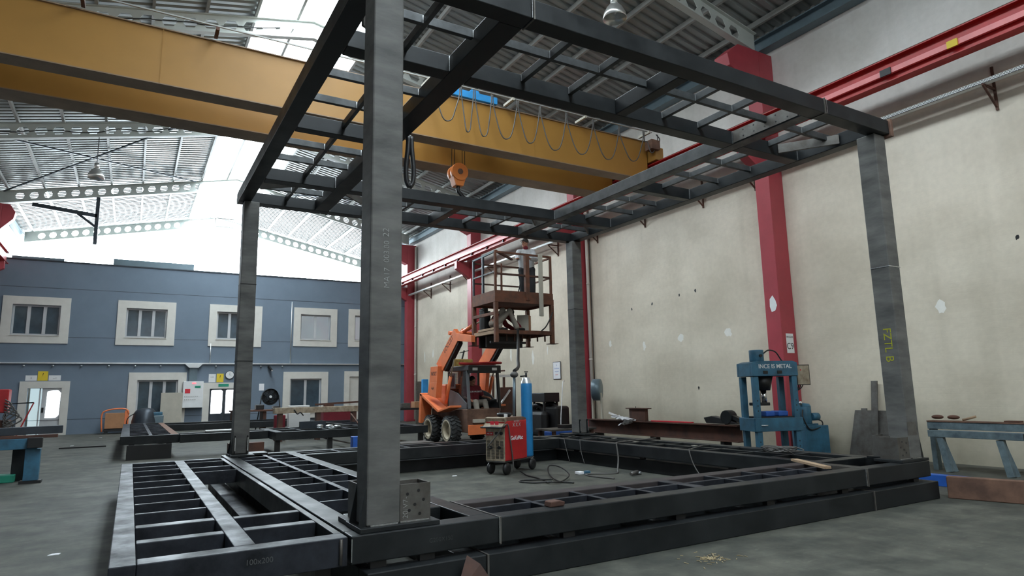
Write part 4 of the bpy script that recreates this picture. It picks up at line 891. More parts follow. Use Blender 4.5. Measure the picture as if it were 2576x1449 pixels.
# ================================================================ PEOPLE
def human(name, label, J, m_top, m_bot, face, shirt_sleeve=True, low=-.12, hand_dirs=None, cap=None, text=None):
    """J: joint positions in hall coordinates; face: direction the face looks at"""
    V = {k: Vector(v) for k, v in J.items()}
    root = empty(name, label, 'person', loc=V['pelvis'])
    O = V['pelvis'].copy()
    for k in V: V[k] = V[k]-O
    def limb(mb, pts, rad): 
        mb.tube(pts, 0, 12, True, rad)
        for p, r in zip(pts, rad): mb.ball(p, r, seg=12)
    f = Vector(face).normalized(); up = (V['head']-V['neck']).normalized(); side = f.cross(up).normalized(); f = up.cross(side).normalized()
    hm = Matrix((side, f, up)).transposed()     # head axes: x = its right, y = forward, z = up
    def H(x, y, z): return V['head']+hm @ Vector((x, y, z))
    b = MB()
    b.ball(H(0, -.008, .03), .098, (.80, 1.0, 1.05), mtx=hm.to_4x4()); b.ball(H(0, .025, -.055), .07, (.80, .85, .95), mtx=hm.to_4x4())
    b.ball(H(0, .085, -.095), .028, (.9, .7, .7), mtx=hm.to_4x4())                       # chin
    b.tube([H(0, .085, .02), H(0, .115, -.03)], 0, 8, True, [.010, .018]); b.ball(H(0, .108, -.03), .019, (1, .9, .8), mtx=hm.to_4x4())   # nose
    for s in (-1, 1): b.ball(H(s*.083, -.012, -.01), .026, (.35, .7, 1.1), mtx=hm.to_4x4()); b.ball(H(s*.034, .077, .028), .024, (1, .5, .5), mtx=hm.to_4x4())
    limb(b, [V['neck'], H(0, -.02, -.06)], [.062, .055])
    ch, pe = V['chest'], Vector((0, 0, 0))
    limb(b, [V['shl'], V['shr']], [.06, .06]); limb(b, [V['neck'], ch], [.06, .12])
    ax = (V['shr']-V['shl']).normalized()*.07
    for s in (-1, 1): limb(b, [ch+ax*s, pe+ax*s], [.11, .105])
    for a, e, w in (('shl', 'ell', 'wrl'), ('shr', 'elr', 'wrr')): limb(b, [V[a], V[e], V[w]], [.052, .04, .027])
    for h, k, a, t in (('hpl', 'knl', 'anl', 'tol'), ('hpr', 'knr', 'anr', 'tor')):
        limb(b, [V[h], V[k], V[a]], [.085, .056, .038]); limb(b, [V[a], V[t]], [.04, .032])
    for w, e, s in (('wrl', 'ell', -1), ('wrr', 'elr', 1)):
        d = (hand_dirs or {}).get(w); d = Vector(d).normalized() if d else (V[w]-V[e]).normalized()
        n = d.cross(Vector((0, 0, 1))); n = (n if n.length > .1 else Vector((1, 0, 0))).normalized(); c = n.cross(d).normalized()
        p0 = V[w]+d*.05; limb(b, [V[w], p0+n*.014, p0+d*.04+n*.02], [.026, .022, .016]); limb(b, [V[w], p0-n*.014, p0+d*.04-n*.02], [.026, .022, .016])
        for i, L in enumerate((.062, .075, .07, .055)):
            q = p0+d*.045+n*(.03-.02*i); limb(b, [q, q+d*L*.5-c*.012, q+d*L*.75-c*L*.5], [.0095, .009, .008])
        q = p0-d*.015+n*.03*(-s); limb(b, [q, q-n*s*.02+d*.025, q-n*s*.015+d*.055-c*.012], [.012, .011, .009])
    o = b.build('body', 'skin', root); r = o.modifiers.new('join', 'REMESH'); r.mode = 'VOXEL'; r.voxel_size = .007; r.use_smooth_shade = True
    sm = o.modifiers.new('smooth', 'SMOOTH'); sm.iterations = 3
    e_ = MB()
    for s in (-1, 1): e_.ball(H(s*.034, .093, .024), .009, mtx=hm.to_4x4(), seg=8)
    e_.build('eyes', 'black', root)
    mt = MB(); mt.tube([H(-.024, .096, -.066), H(0, .105, -.068), H(.024, .096, -.066)], .005, 6); mt.build('mouth', 'signred', root)
    hr = MB(); hr.ball(H(0, -.022, .052), .104, (.86, 1.0, .95), mtx=hm.to_4x4(), seg=18)
    ho = hr.build('hair' if not cap else 'cap', 'hair' if not cap else cap, root)
    if cap: MB().ball(H(0, .10, .075), .07, (.9, .7, .12), mtx=hm.to_4x4()).build('cap_peak', cap, root)
    g = MB()   # shirt
    limb(g, [V['shl'], V['shr']], [.088, .088]); limb(g, [V['neck'].lerp(ch, .12), ch], [.08, .15])
    for s in (-1, 1): limb(g, [ch+ax*s*1.3, pe+ax*s*1.15+(ch-pe)*low], [.142, .135])
    lim = 1 if shirt_sleeve else .55
    for a, e, w in (('shl', 'ell', 'wrl'), ('shr', 'elr', 'wrr')):
        if shirt_sleeve: limb(g, [V[a], V[e], V[e].lerp(V[w], .88)], [.086, .072, .055])
        else: limb(g, [V[a], V[a].lerp(V[e], .75)], [.074, .066])
    o = g.build('shirt', m_top, root); r = o.modifiers.new('join', 'REMESH'); r.mode = 'VOXEL'; r.voxel_size = .012; r.use_smooth_shade = True; sm = o.modifiers.new('smooth', 'SMOOTH'); sm.iterations = 3
    g = MB()
    limb(g, [V['hpl'], V['hpr']], [.128, .128])
    for h, k, a in (('hpl', 'knl', 'anl'), ('hpr', 'knr', 'anr')): limb(g, [V[h], V[k], V[k].lerp(V[a], .95)], [.118, .092, .078])
    o = g.build('trousers', m_bot, root); r = o.modifiers.new('join', 'REMESH'); r.mode = 'VOXEL'; r.voxel_size = .012; r.use_smooth_shade = True; sm = o.modifiers.new('smooth', 'SMOOTH'); sm.iterations = 3
    for a, t in (('anl', 'tol'), ('anr', 'tor')):
        g = MB(); limb(g, [V[a]+Vector((0, 0, .02)), V[a]-Vector((0, 0, .03))], [.056, .05]); limb(g, [V[a]-Vector((0, 0, .03)), V[t]], [.05, .043])
        o = g.build('shoe', 'black', root); r = o.modifiers.new('join', 'REMESH'); r.mode = 'VOXEL'; r.voxel_size = .01; r.use_smooth_shade = True
    return root

# worker standing on the upper deck, looking left
wx, wy, wz = 9.30, 14.98, 3.845
wk = human('person', 'standing worker in grey white shirt and dark cap on the upper deck', dict(
    pelvis=(wx+.02, wy, wz+.98), chest=(wx+.0, wy, wz+1.34), neck=(wx-.01, wy, wz+1.53), head=(wx-.03, wy-.01, wz+1.69),
    shl=(wx+.16, wy-.10, wz+1.44), ell=(wx+.13, wy-.30, wz+1.19), wrl=(wx-.10, wy-.40, wz+1.17), shr=(wx-.17, wy+.08, wz+1.44), elr=(wx-.34, wy-.10, wz+1.24), wrr=(wx-.44, wy-.30, wz+1.16),
    hpl=(wx+.11, wy-.07, wz+.93), knl=(wx+.13, wy-.10, wz+.50), anl=(wx+.14, wy-.08, wz+.085), tol=(wx+.05, wy-.22, wz+.045),
    hpr=(wx-.09, wy+.05, wz+.93), knr=(wx-.11, wy+.03, wz+.50), anr=(wx-.10, wy+.06, wz+.085), tor=(wx-.20, wy-.08, wz+.045)),
    'shirtw', 'trousd', (-1, -.25, -.03), True, cap='hair', hand_dirs={'wrl': (-.9, -.3, .1), 'wrr': (-.7, -.6, 0)})
MB().ball((wx-.022-(wx+.02), wy-.03-wy, .575), .075, (1, 1, .9)).build('neck_scarf', 'maroon', wk)
# worker crouching on the lower deck
human('person', 'crouching worker in dark red top and beige trousers on the lower deck', dict(
    pelvis=(8.30, 15.05, 3.30), chest=(8.62, 15.22, 3.50), neck=(8.76, 15.26, 3.54), head=(8.90, 15.26, 3.585),
    shl=(8.70, 15.06, 3.50), ell=(8.88, 14.98, 3.32), wrl=(9.02, 14.9, 3.16), shr=(8.72, 15.42, 3.48), elr=(8.88, 15.42, 3.27), wrr=(9.06, 15.3, 3.14),
    hpl=(8.32, 14.95, 3.27), knl=(8.63, 14.80, 3.56), anl=(8.83, 14.76, 3.135), tol=(9.03, 14.74, 3.09),
    hpr=(8.32, 15.15, 3.26), knr=(8.52, 14.98, 3.60), anr=(8.36, 14.90, 3.135), tor=(8.56, 14.86, 3.09)),
    'maroon', 'trousb', (1, -.2, -.35), True, low=.38, cap='hair')

# ================================================================ ACCESS PLATFORM HELD BY THE LOADER
pf = empty('work_platform', 'rusty two deck work platform with railings held up by the orange loader', 'platform', loc=(8.01, 14.45, 2.70))
PO = Vector((8.01, 14.45, 2.70))
def pb(name, x0, x1, y0, y1, z0, z1, m='rustplat', bev=.005): b = MB(); b.box(x0-PO.x, x1-PO.x, y0-PO.y, y1-PO.y, z0-PO.z, z1-PO.z); return b.build(name, m, pf, bev)
def pbar(name, a, b_, w, h, m='rustplat'): q = MB(); q.bar(Vector(a)-PO, Vector(b_)-PO, w, h); return q.build(name, m, pf, .003)
xa, xb, ya, yb = 7.97, 9.80, 14.40, 15.74
for i, (x, y) in enumerate(((xa, ya), (xb-.1, ya), (xa, yb-.1), (xb-.1, yb-.1))):
    pb('leg', x, x+.10, y, y+.10, 2.70, 3.745, 'rustplat')
    if i: pb('foot_plate', x-.08, x+.18, y-.06, y+.16, 2.685, 2.70, 'rust')
# lower deck
for a in ((xa+.1, xb-.1, ya+.01, ya+.09), (xa+.1, xb-.1, yb-.09, yb-.01)): pb('lower_beam', a[0], a[1], a[2], a[3], 2.93, 3.03)
for a in ((xa+.01, xa+.09, ya+.1, yb-.1), (xb-.09, xb-.01, ya+.1, yb-.1)): pb('lower_beam', a[0], a[1], a[2], a[3], 2.93, 3.03, 'wood' if a[0] < 8.5 else 'rustplat')
pb('lower_deck', xa+.09, xb-.09, ya+.09, yb-.09, 3.02, 3.04, 'rust')
pb('timber_board', xa+.0, xa+.09, ya+.10, yb-.35, 3.031, 3.09, 'wood')
pb('side_rail', xa+.0, xa+.06, ya+.1, yb-.1, 3.42, 3.50)
# quick attach frame below
pb('attach_plate', xa+.12, xb-.55, yb-.25, yb-.18, 2.62, 2.95, 'black'); pb('attach_bar', xa+.05, xb-.7, ya+.35, ya+.42, 2.70, 2.76, 'black'); pb('attach_bar', xa+.12, xb-.6, ya+.7, ya+.78, 2.62, 2.92, 'black')
for i in range(7): x = xa+.2+.24*i; pb('hanger', x, x+.03, ya+.2, ya+.24, 2.76, 2.93, 'rust')
# upper deck with toe boards
pb('upper_deck', xa+.02, xb-.02, ya+.02, yb-.02, 3.80, 3.83, 'rust')
for a in ((xa, xb, ya, ya+.05), (xa, xb, yb-.05, yb)): pb('deck_beam', a[0], a[1], a[2], a[3], 3.75, 3.90)
for a in ((xa, xa+.05, ya+.05, yb-.05), (xb-.05, xb, ya+.05, yb-.05)): pb('deck_beam', a[0], a[1], a[2], a[3], 3.75, 3.90)
for a in ((xa+.01, xb-.01, ya+.012, ya+.02), (xa+.01, xb-.01, yb-.02, yb-.012)): pb('toe_board', a[0], a[1], a[2], a[3], 3.90, 4.06)
for a in ((xa+.012, xa+.02, ya+.02, yb-.02), (xb-.02, xb-.012, ya+.02, yb-.02)): pb('toe_board', a[0], a[1], a[2], a[3], 3.90, 4.06)
for x, y, w in ((xa+.04, ya+.04, .06), (8.97, ya+.035, .115), (xb-.06, ya+.04, .06), (xa+.04, ya+.72, .055), (xa+.04, yb-.06, .05), (8.9, yb-.05, .05), (xb-.06, yb-.06, .055)):
    pb('rail_post', x-w/2, x+w/2, y-w/2, y+w/2, 3.83, 5.06, 'steel_blue' if (x < 8.2 and y > 14.6) else 'rustplat')
for z, m_ in ((5.08, 'rustplat'), (4.50, 'rust')):
    pbar('guard_rail', (xa+.02, ya+.04, z), (xb-.03, ya+.04, z), .05, .05, m_)
pbar('guard_rail', (xa+.02, yb-.05, 4.98), (xb-.03, yb-.05, 4.98), .045, .045, 'rust'); pbar('guard_rail', (xa+.02, yb-.05, 4.42), (xb-.03, yb-.05, 4.42), .04, .04, 'rust')
pbar('guard_rail', (xa+.04, ya+.07, 5.09), (xa+.04, yb-.03, 5.05), .05, .05, 'standblue'); pbar('guard_rail', (xa+.04, ya+.07, 4.55), (xa+.04, yb-.03, 4.55), .04, .04, 'steel')
pbar('guard_rail', (xb-.05, ya+.07, 5.06), (xb-.05, yb-.03, 5.04), .05, .05); pbar('guard_rail', (xb-.05, ya+.07, 4.5), (xb-.05, yb-.03, 4.48), .04, .04)
pbar('brace', (xa+.08, ya+.1, 5.12), (8.8, ya+.5, 5.02), .06, .05, 'rust')
pw = MB(); pw.box(9.31, 9.43, 14.34, 14.385, 3.42, 5.12); pw.build('timber_plank', 'boxcream', bevel=.006, label='whitish upright plank tied to the front of the rusty platform railing', cat='plank')
bx = empty('cardboard_box', 'pale cardboard box with reddish side on the lower platform deck', 'box', loc=(9.20, 15.0, 3.042))
MB().box(-.16, .16, -.15, .15, 0, .46, Matrix.Rotation(-.75, 4, 'Z')).build('box', 'boxcream', bx, .005); MB().box(.161, .166, -.149, .149, 0.005, .455, Matrix.Rotation(-.75, 4, 'Z')).build('printed_side', 'card', bx)
fd = MB(); fd.use('black').box(8.13, 8.33, 15.3, 15.6, 3.041, 3.62).box(8.13, 8.25, 15.3, 15.6, 3.62, 3.70); fd.build('wire_feeder', label='black upright case in the left back corner of the lower platform deck', cat='case', bevel=.01)
MB().tube(curve_pts([(9.74, 14.38, 3.55), (9.66, 14.36, 3.4), (9.5, 14.36, 3.15), (9.36, 14.37, 3.03)], 6), .018, 8).build('hose', 'cableb', label='black hose looped at the right side of the lower platform deck', cat='hose')
MB().tube(curve_pts([(9.0, 14.9, 4.6), (8.95, 14.75, 4.35), (8.82, 14.62, 4.1), (8.78, 14.6, 3.85)], 6), .016, 8).build('hose', 'cableb', label='black hose hanging beside the standing worker on the upper deck', cat='hose')

# ================================================================ SKID STEER LOADER
ld = empty('skid_loader', 'orange skid steer loader with raised arms holding the platform', 'loader', loc=(8.6, 17.5, 0))
LDO = Vector((8.6, 17.5, 0))
def lx(poly, x0, x1, name, m='orange', bev=.01, par=None):
    b = MB(); b.prism([(y-17.5, z) for y, z in poly], 'x', x0-8.6, x1-8.6); return b.build(name, m, par or ld, bev)
def lbx(name, x0, x1, y0, y1, z0, z1, m='orange', bev=.01, par=None):
    b = MB(); b.box(x0-8.6, x1-8.6, y0-17.5, y1-17.5, z0, z1); return b.build(name, m, par or ld, bev)
def quads(polys, x0, x1, name, m='orange', par=None):
    b = MB()
    for p in polys: b.prism([(y-17.5, z) for y, z in p], 'x', x0-8.6, x1-8.6)
    return b.build(name, m, par or ld, .004)
ARM = [[(17.86, 2.28), (17.42, 2.10), (16.40, 2.86), (16.70, 3.24)], [(16.70, 3.24), (16.40, 2.86), (16.30, 2.93), (16.45, 3.08)], [(16.45, 3.08), (16.30, 2.93), (15.86, 2.82), (15.86, 2.98)]]
ARM = [[(17.86, 2.30), (17.42, 2.08), (16.38, 2.88), (16.62, 3.24)], [(16.62, 3.24), (16.38, 2.88), (15.86, 2.78), (15.86, 2.97), (16.45, 3.10)]]
for x0, x1 in ((7.84, 7.96), (9.22, 9.34)):
    tipy = 15.52 if x0 < 8 else 15.86
    a = quads([ARM[0], [(16.62, 3.24), (16.38, 2.88), (tipy, 2.78), (tipy, 2.96), (16.45, 3.10)]], x0, x1, 'lift_arm')
    quads([[(17.36, 2.12), (17.28, 2.06), (16.36, 2.80), (16.38, 2.88)]], x0+.02, x1+.04, 'arm_liner', 'black', a)
    # hydraulic cylinder from chassis to arm
    c = MB(); xm = (x0+x1)/2+.07; c.cyl((xm-8.6, 17.45-17.5, 1.15), (xm-8.6, 17.12-17.5, 1.9), .05, 14); co = c.build('lift_cylinder', 'orange', ld)
    MB().cyl((xm-8.6, 17.12-17.5, 1.9), (xm-8.6, 16.8-17.5, 2.55), .022, 10).build('piston_rod', 'rim', co)
text_mesh('lettering', 'LOCUST', .19, 'black', ld, face_mtx((7.8385-8.6, 16.98-17.5, 2.82), (0, -.84, .55), (0, .55, .84)), .0005)
for x0, x1 in ((7.72, 7.84), (9.34, 9.46)):
    quads([[(18.00, 2.22), (17.46, 2.22), (17.54, 1.75), (18.10, 1.75)], [(18.10, 1.75), (17.54, 1.75), (17.62, 1.30), (18.24, 1.40)]], x0, x1+.06 if x0 < 8 else x1, 'tower')
text_mesh('lettering', 'WXY', .17, 'black', ld, face_mtx((7.7185-8.6, 17.76-17.5, 2.0), (0, -1, 0), (0, 0, 1)), .0005, bold=.004)
text_mesh('lettering', '4x4', .12, 'rust', ld, face_mtx((7.7185-8.6, 17.85-17.5, 1.58), (0, -1, 0), (0, 0, 1)), .0005, bold=.003)
for x0, x1 in ((7.70, 8.06), (9.14, 9.5)):
    g = MB(); g.bar(((x0+x1)/2-8.6, 18.82-17.5, .55), ((x0+x1)/2-8.6, 18.72-17.5, 1.44), x1-x0, .16, up=(0, 1, 0)); g.build('fender', 'orange', ld, .01)
    g = MB(); g.bar(((x0+x1)/2-8.6, 18.78-17.5, 1.42), ((x0+x1)/2-8.6, 17.42-17.5, .92), x1-x0, .08); g.build('fender', 'orange', ld, .01)
    g = MB(); g.bar(((x0+x1)/2-8.6, 17.42-17.5, .92), ((x0+x1)/2-8.6, 16.60-17.5, 1.06), x1-x0, .06); g.build('fender', 'orange', ld, .01)
lbx('chassis', 8.08, 9.12, 16.30, 18.75, .34, .98, 'rust2', .02); lbx('front_bumper', 8.1, 9.2, 16.22, 16.29, .28, .55, 'orange', .01)
lbx('engine_hood', 8.1, 9.1, 17.75, 18.85, .99, 1.7, 'orange', .04)
# wheels
def wheel(x, y, s):
    w = empty('wheel'); w.parent = ld; w.location = (x-8.6, y-17.5, .40); n = 36
    t = MB(); prof = [(.245, .15), (.30, .155), (.36, .14), (.375, .08), (.375, -.08), (.36, -.14), (.30, -.155), (.245, -.15)]
    t.lathe([(r, h) for r, h in prof]+[prof[0]], (0, 0, 0), (1, 0, 0), 40)
    for q in range(20):
        a = 2*PI*q/20
        for sg_ in (-1, 1):
            a2 = a+(.16 if sg_ > 0 else 0)
            p = Vector((sg_*.145, .378*math.cos(a2+.16), .378*math.sin(a2+.16))); p2 = Vector((sg_*.0, .385*math.cos(a2), .385*math.sin(a2)))
            t.bar(p, p2, .055, .045, up=(0, math.cos(a2), math.sin(a2)))
    t.build('tyre', 'rubber', w)
    MB().lathe([(.245, s*.15), (.25, s*.158), (.215, s*.13), (.20, s*.02), (.12, s*.0), (.11, s*.06), (.001, s*.06)], (0, 0, 0), (1, 0, 0), 32).build('rim', 'rim', w)
    MB().lathe([(.30, s*.156), (.262, s*.165), (.25, s*.16)], (0, 0, 0), (1, 0, 0), 32).build('sidewall_ring', 'rim', w)
for x, s in ((7.86, -1), (9.34, 1)):
    for y in (16.87, 18.18): wheel(x, y, s)
# cab
cb_ = empty('cab'); cb_.parent = ld
def cbar(name, a, b_, w, h, m='black'): q = MB(); q.bar(Vector(a)-LDO, Vector(b_)-LDO, w, h); return q.build(name, m, cb_, .004)
x0, x1 = 8.12, 9.16
cbar('post', (x0+.04, 16.30, .99), (x0+.04, 16.42, 2.05), .07, .07, 'cab'); cbar('post', (x1-.04, 16.30, .99), (x1-.04, 16.42, 2.05), .07, .07)
cbar('post', (x0+.03, 17.62, .99), (x0+.03, 17.62, 2.05), .06, .06); cbar('post', (x1-.03, 17.62, .99), (x1-.03, 17.62, 2.05), .06, .06)
lbx('roof', x0, x1, 16.28, 17.70, 2.055, 2.20, 'cab', .02, cb_)
lbx('front_header', x0+.002, x1-.002, 16.262, 16.279, 1.98, 2.19, 'black', .004, cb_)
for x in (8.32, 8.94): lbx('head_lamp', x-.08, x+.08, 16.24, 16.26, 2.05, 2.13, 'zinc', .005, cb_)
lx([(17.58, .99), (16.42, .99), (16.40, 1.12), (16.98, 1.42), (17.58, 1.55)], x0+.005, x0+.03, 'side_panel', 'cab', 0, cb_)
lx([(17.58, .99), (16.42, .99), (16.40, 1.12), (16.98, 1.42), (17.58, 1.55)], x1-.03, x1-.005, 'side_panel', 'cab', 0, cb_)
lx([(17.58, 1.56), (16.9, 1.44), (16.36, 1.12), (16.42, 2.04), (17.58, 2.04)], x0+.012, x0+.018, 'side_glass', M['glass'], 0, cb_)
lbx('window_frame', x0-.004, x0+.004, 17.12, 17.56, 1.56, 2.0, 'cab', 0, cb_); lbx('side_window', x0-.008, x0-.0045, 17.2, 17.46, 1.62, 1.94, 'glass_dark', .0, cb_)
ms = MB()
for i in range(14): z = 1.58+.033*i; ms.box(x0+.06-8.6, x1-.06-8.6, 17.595-17.5, 17.6-17.5, z, z+.005)
for i in range(27): x = x0+.07+.035*i; ms.box(x-8.6, x+.005-8.6, 17.588-17.5, 17.594-17.5, 1.56, 2.04)
ms.build('rear_mesh', 'black', cb_)
lbx('rear_panel', x0+.06, x1-.06, 17.58, 17.61, .99, 1.55, 'black', 0, cb_)
lbx('rear_panel', 8.52, 8.82, 17.57, 17.585, 1.55, 2.05, 'cab', 0, cb_)
lbx('seat', 8.4, 8.9, 16.98, 17.40, .985, 1.03, 'black', .02, cb_); lbx('seat_back', 8.4, 8.9, 17.41, 17.50, .985, 1.55, 'black', .03, cb_)
lbx('lap_bar', 8.88, 9.1, 16.4, 16.95, 1.18, 1.24, 'black', .02, cb_); lbx('foot_well', 8.25, 9.05, 16.22, 16.32, .60, .70, 'boxcream', .01, cb_)
ro = MB(); ro.tube(curve_pts([(x0-.1-8.6, 16.6-17.5, 2.26), (x0+.15-8.6, 16.3-17.5, 2.24), (8.6-8.6, 16.25-17.5, 2.26), (x1+.0-8.6, 16.28-17.5, 2.27), (x1+.05-8.6, 16.7-17.5, 2.27), (x1-.2-8.6, 17.0-17.5, 2.26), (x0+.2-8.6, 17.0-17.5, 2.26), (x0-.1-8.6, 16.6-17.5, 2.26)], 6), .035, 10)
ro.build('roof_hoop', 'redrail', cb_, label='red hoop on the cab roof')
MB().tube([(8.3-8.6, 16.98-17.5, 3.20), (8.3-8.6, 16.35-17.5, 3.31)], .06, 14).build('tilt_cylinder', 'orange', ld); MB().tube([(8.3-8.6, 16.35-17.5, 3.31), (8.3-8.6, 15.82-17.5, 3.40)], .025, 10).build('piston_rod', 'rim', ld)
MB().cyl((7.84-8.6, 16.95-17.5, 3.15), (9.34-8.6, 16.95-17.5, 3.15), .06, 14).build('arm_cross_tube', 'orange', ld); MB().bar((8.3-8.6, -.58, 3.12), (8.3-8.6, -.5, 3.26), .1, .14).build('bracket', 'orange', ld)
# driver
dp = human('person', 'driver in dark red shirt with white lettering sitting in the loader cab', dict(
    pelvis=(8.66, 17.12, 1.12), chest=(8.66, 17.14, 1.44), neck=(8.66, 17.13, 1.61), head=(8.66, 17.09, 1.77),
    shr=(8.46, 17.13, 1.56), elr=(8.36, 17.0, 1.30), wrr=(8.40, 16.76, 1.24), shl=(8.86, 17.13, 1.56), ell=(8.96, 17.0, 1.32), wrl=(9.0, 16.78, 1.29),
    hpr=(8.57, 17.08, 1.12), knr=(8.54, 16.66, 1.16), anr=(8.54, 16.52, .80), tor=(8.52, 16.40, .76),
    hpl=(8.75, 17.08, 1.12), knl=(8.84, 16.66, 1.16), anl=(8.86, 16.52, .80), tol=(8.88, 16.40, .76)),
    'maroon', 'trousb', (.25, -1, -.1), False, low=.05)
text_mesh('shirt_lettering', 'CLUB WUSHTY', .062, 'white', dp, face_mtx((0.035, -.145, .34), (1, 0, 0), (0, 0.1, 1)), .003, bold=.001)

# ================================================================ WELDER, GAS BOTTLE, CABLES
def R2(a): return Vector((math.cos(a), math.sin(a), 0))
wa = math.atan2(.446, .895)
wd = empty('welding_machine', 'red and cream welding machine on castors inside the frame', 'welder', loc=(5.747, 10.087, 0), rz=wa)
# local x = length (front panel at x=0), local y = width 0 .. .42 (y=0 is the red side)
MB().box(0, .72, 0.0, .42, .24, .93).build('body', 'weldred', wd, .012)
MB().box(-.006, -.0005, .005, .415, .24, .82).build('front_panel', 'weldcream', wd, .002)
MB().prism([(-.09, .835), (0.0, .82), (0.0, .93), (-.02, .985), (.06, 1.0), (.06, .93)], 'y', .0, .42).build('control_panel', 'weldcream', wd, .003)
MB().prism([(0.0, .931), (.71, .931), (.71, .96), (.6, .99), (.06, .99)], 'y', .002, .418).build('top_cover', 'rust2', wd, .003)
MB().tube([(-.02, -.02, .84), (-.13, -.01, .825), (-.13, .43, .825), (-.02, .44, .84)], .016, 8).build('handle', 'black', wd)
lv = MB()
for c_ in range(4):
    for r_ in range(16): lv.box(-.009, -.0062, .035+.095*c_, .105+.095*c_, .28+.02*r_, .289+.02*r_)
lv.build('louvres', 'black', wd)
for y in (.12, .22): MB().box(-.088, -.075, y-.035, y+.035, .87, .93).build('meter', 'signred', wd, 0, 'small red lit meter')
for y in (.07, .17): MB().cyl((-.006, y, .72), (-.035, y, .72), .028, 14).build('knob', 'black', wd)
for y in (.12, .3): MB().cyl((-.006, y, .47), (-.03, y, .47), .03, 14).build('socket', 'black', wd)
MB().box(-.009, -.0065, .25, .41, .68, .74).build('badge', 'weldred', wd)
text_mesh('lettering', 'MIG 350', .032, 'white', wd, face_mtx((-.0095, .33, .71), (0, -1, 0), (0, 0, 1)), .0005)
text_mesh('lettering', 'GeKaMac', .105, 'paper', wd, face_mtx((.38, -.0015, .62), (1, 0, 0), (0, 0, 1)), .0006, bold=.001)
text_mesh('chalk_writing', 'X X X', .10, 'chalk', wd, face_mtx((.38, -.0015, .85), (1, 0, 0), (0, 0, 1)), .0006)
text_mesh('chalk_writing', 'XX-MAX', .05, 'chalk', wd, face_mtx((.38, -.0015, .915), (1, 0, 0), (0, 0, 1)), .0006)
MB().box(-.01, 1.0, .02, .40, .215, .238).build('base_tray', 'plate', wd, .003)
for x, y, sw in ((.06, .03, 0), (.06, .37, 0), (.92, .03, 1), (.92, .37, 1)):
    k = MB(); k.bar((x, y, .215), (x+.02, y, .10), .05, .03); ko = k.build('caster_fork', 'zinc' if sw else 'black', wd)
    MB().lathe([(.001, -.03), (.04, -.032), (.095, -.028), (.105, 0), (.095, .028), (.04, .032), (.001, .03)], (x+.02, y, .105), (0, 1, 0), 24).build('caster_wheel', 'black', wd)
MB().lathe([(.001, 0), (.10, .0), (.14, .03), (.13, .07), (.06, .08), (.001, .08)], (.28, .2, .991)).build('cable_coil', 'black', wd)
MB().cyl((.60, .20, .98), (.64, .20, 1.72), .026, 12).build('boom_post', 'gutter', wd); MB().ball((.64, .20, 1.76), .085, (1, .9, .7)).build('boom_head', 'cable', wd)
MB().box(.12, .16, .05, .1, .99, 1.05).build('small_jar', 'white', wd)
MB().tube(curve_pts([(-.03, .3, .47), (-.12, .28, .5), (-.1, .1, .7), (-.05, .0, .84), (.05, -.03, .86), (.12, -.03, .6), (.18, -.03, .3), (.2, -.04, .05)], 6), .012, 8).build('cable', 'cable', wd)
gc = empty('gas_bottle', 'tall blue gas bottle standing at the back of the welding machine', 'gas bottle', loc=(6.53, 10.61, .24))
MB().lathe([(.001, 0), (.10, 0), (.107, .03), (.107, 1.30), (.102, 1.36), (.088, 1.40), (.055, 1.42)], (0, 0, 0), n=32).build('cylinder', 'gasblue', gc)
MB().lathe([(.1035, 1.355), (.092, 1.402), (.075, 1.425), (.07, 1.465), (.001, 1.47)], (0, 0, 0), n=28).build('shoulder_cap', 'zinc', gc)
MB().cyl((0, 0, 1.46), (0, 0, 1.56), .02, 12).build('valve', 'black', gc); MB().bar((-.04, 0, 1.575), (.04, 0, 1.575), .02, .02).build('valve_wheel', 'black', gc); MB().cyl((0, 0, 1.5), (-.12, .02, 1.49), .014, 8).build('regulator', 'black', gc)
ct_ = MB(); ct_.tube(curve_pts([(6.24, 10.56, 1.83), (6.71, 11.2, 1.93), (7.19, 12.0, 2.12), (7.80, 13.0, 2.42), (8.40, 14.0, 2.80), (8.60, 14.33, 3.04)], 8), .034, 8)
ct_.build('torch_hose', 'cableb', label='thick black hose rising from the welding machine to the platform', cat='hose')
def fl(pts, r, name, m, lab, cat, group=None): return MB().tube(curve_pts(pts, 8), r, 8).build(name, m, label=lab, cat=cat, group=group)
fl([(6.05, 10.1, .05), (6.0, 9.8, .012), (5.95, 9.4, .012), (5.9, 9.1, .012), (5.8, 8.88, .012), (5.78, 8.72, .03), (6.0, 8.75, .02), (6.4, 9.1, .06), (6.5, 9.5, .14), (6.42, 9.72, .15), (6.2, 9.4, .06), (6.0, 8.85, .02), (6.1, 8.55, .012)], .012, 'power_cable', 'cableb', 'black cable looping over the floor from the welding machine', 'cable')
fl([(5.85, 8.80, .03), (5.6, 8.95, .012), (5.5, 9.2, .012), (5.62, 9.3, .012), (5.75, 9.1, .03), (5.9, 8.85, .05)], .012, 'power_cable', 'cableb', 'short loose end of black cable left of the loop on the floor', 'cable')
fl([(6.9, 8.54, .012), (6.8, 9.0, .012), (6.85, 9.25, .012), (7.0, 9.25, .012), (7.35, 9.05, .012), (7.6, 9.3, .03), (7.75, 9.45, .22), (7.78, 9.52, .44), (7.84, 9.56, .478), (8.3, 9.7, .478), (9.1, 9.9, .475)], .014, 'torch_cable', 'cable', 'brown grey cable coming over the inner beam to the floor tool', 'cable')
fl([(7.76, 11.0, .02), (7.76, 11.1, .25), (7.78, 11.2, .46), (7.86, 11.25, .476), (8.4, 11.7, .475)], .007, 'thin_wire', 'cable', 'thin pale wire hanging over the inner beam, farthest of the hanging wires', 'wire')
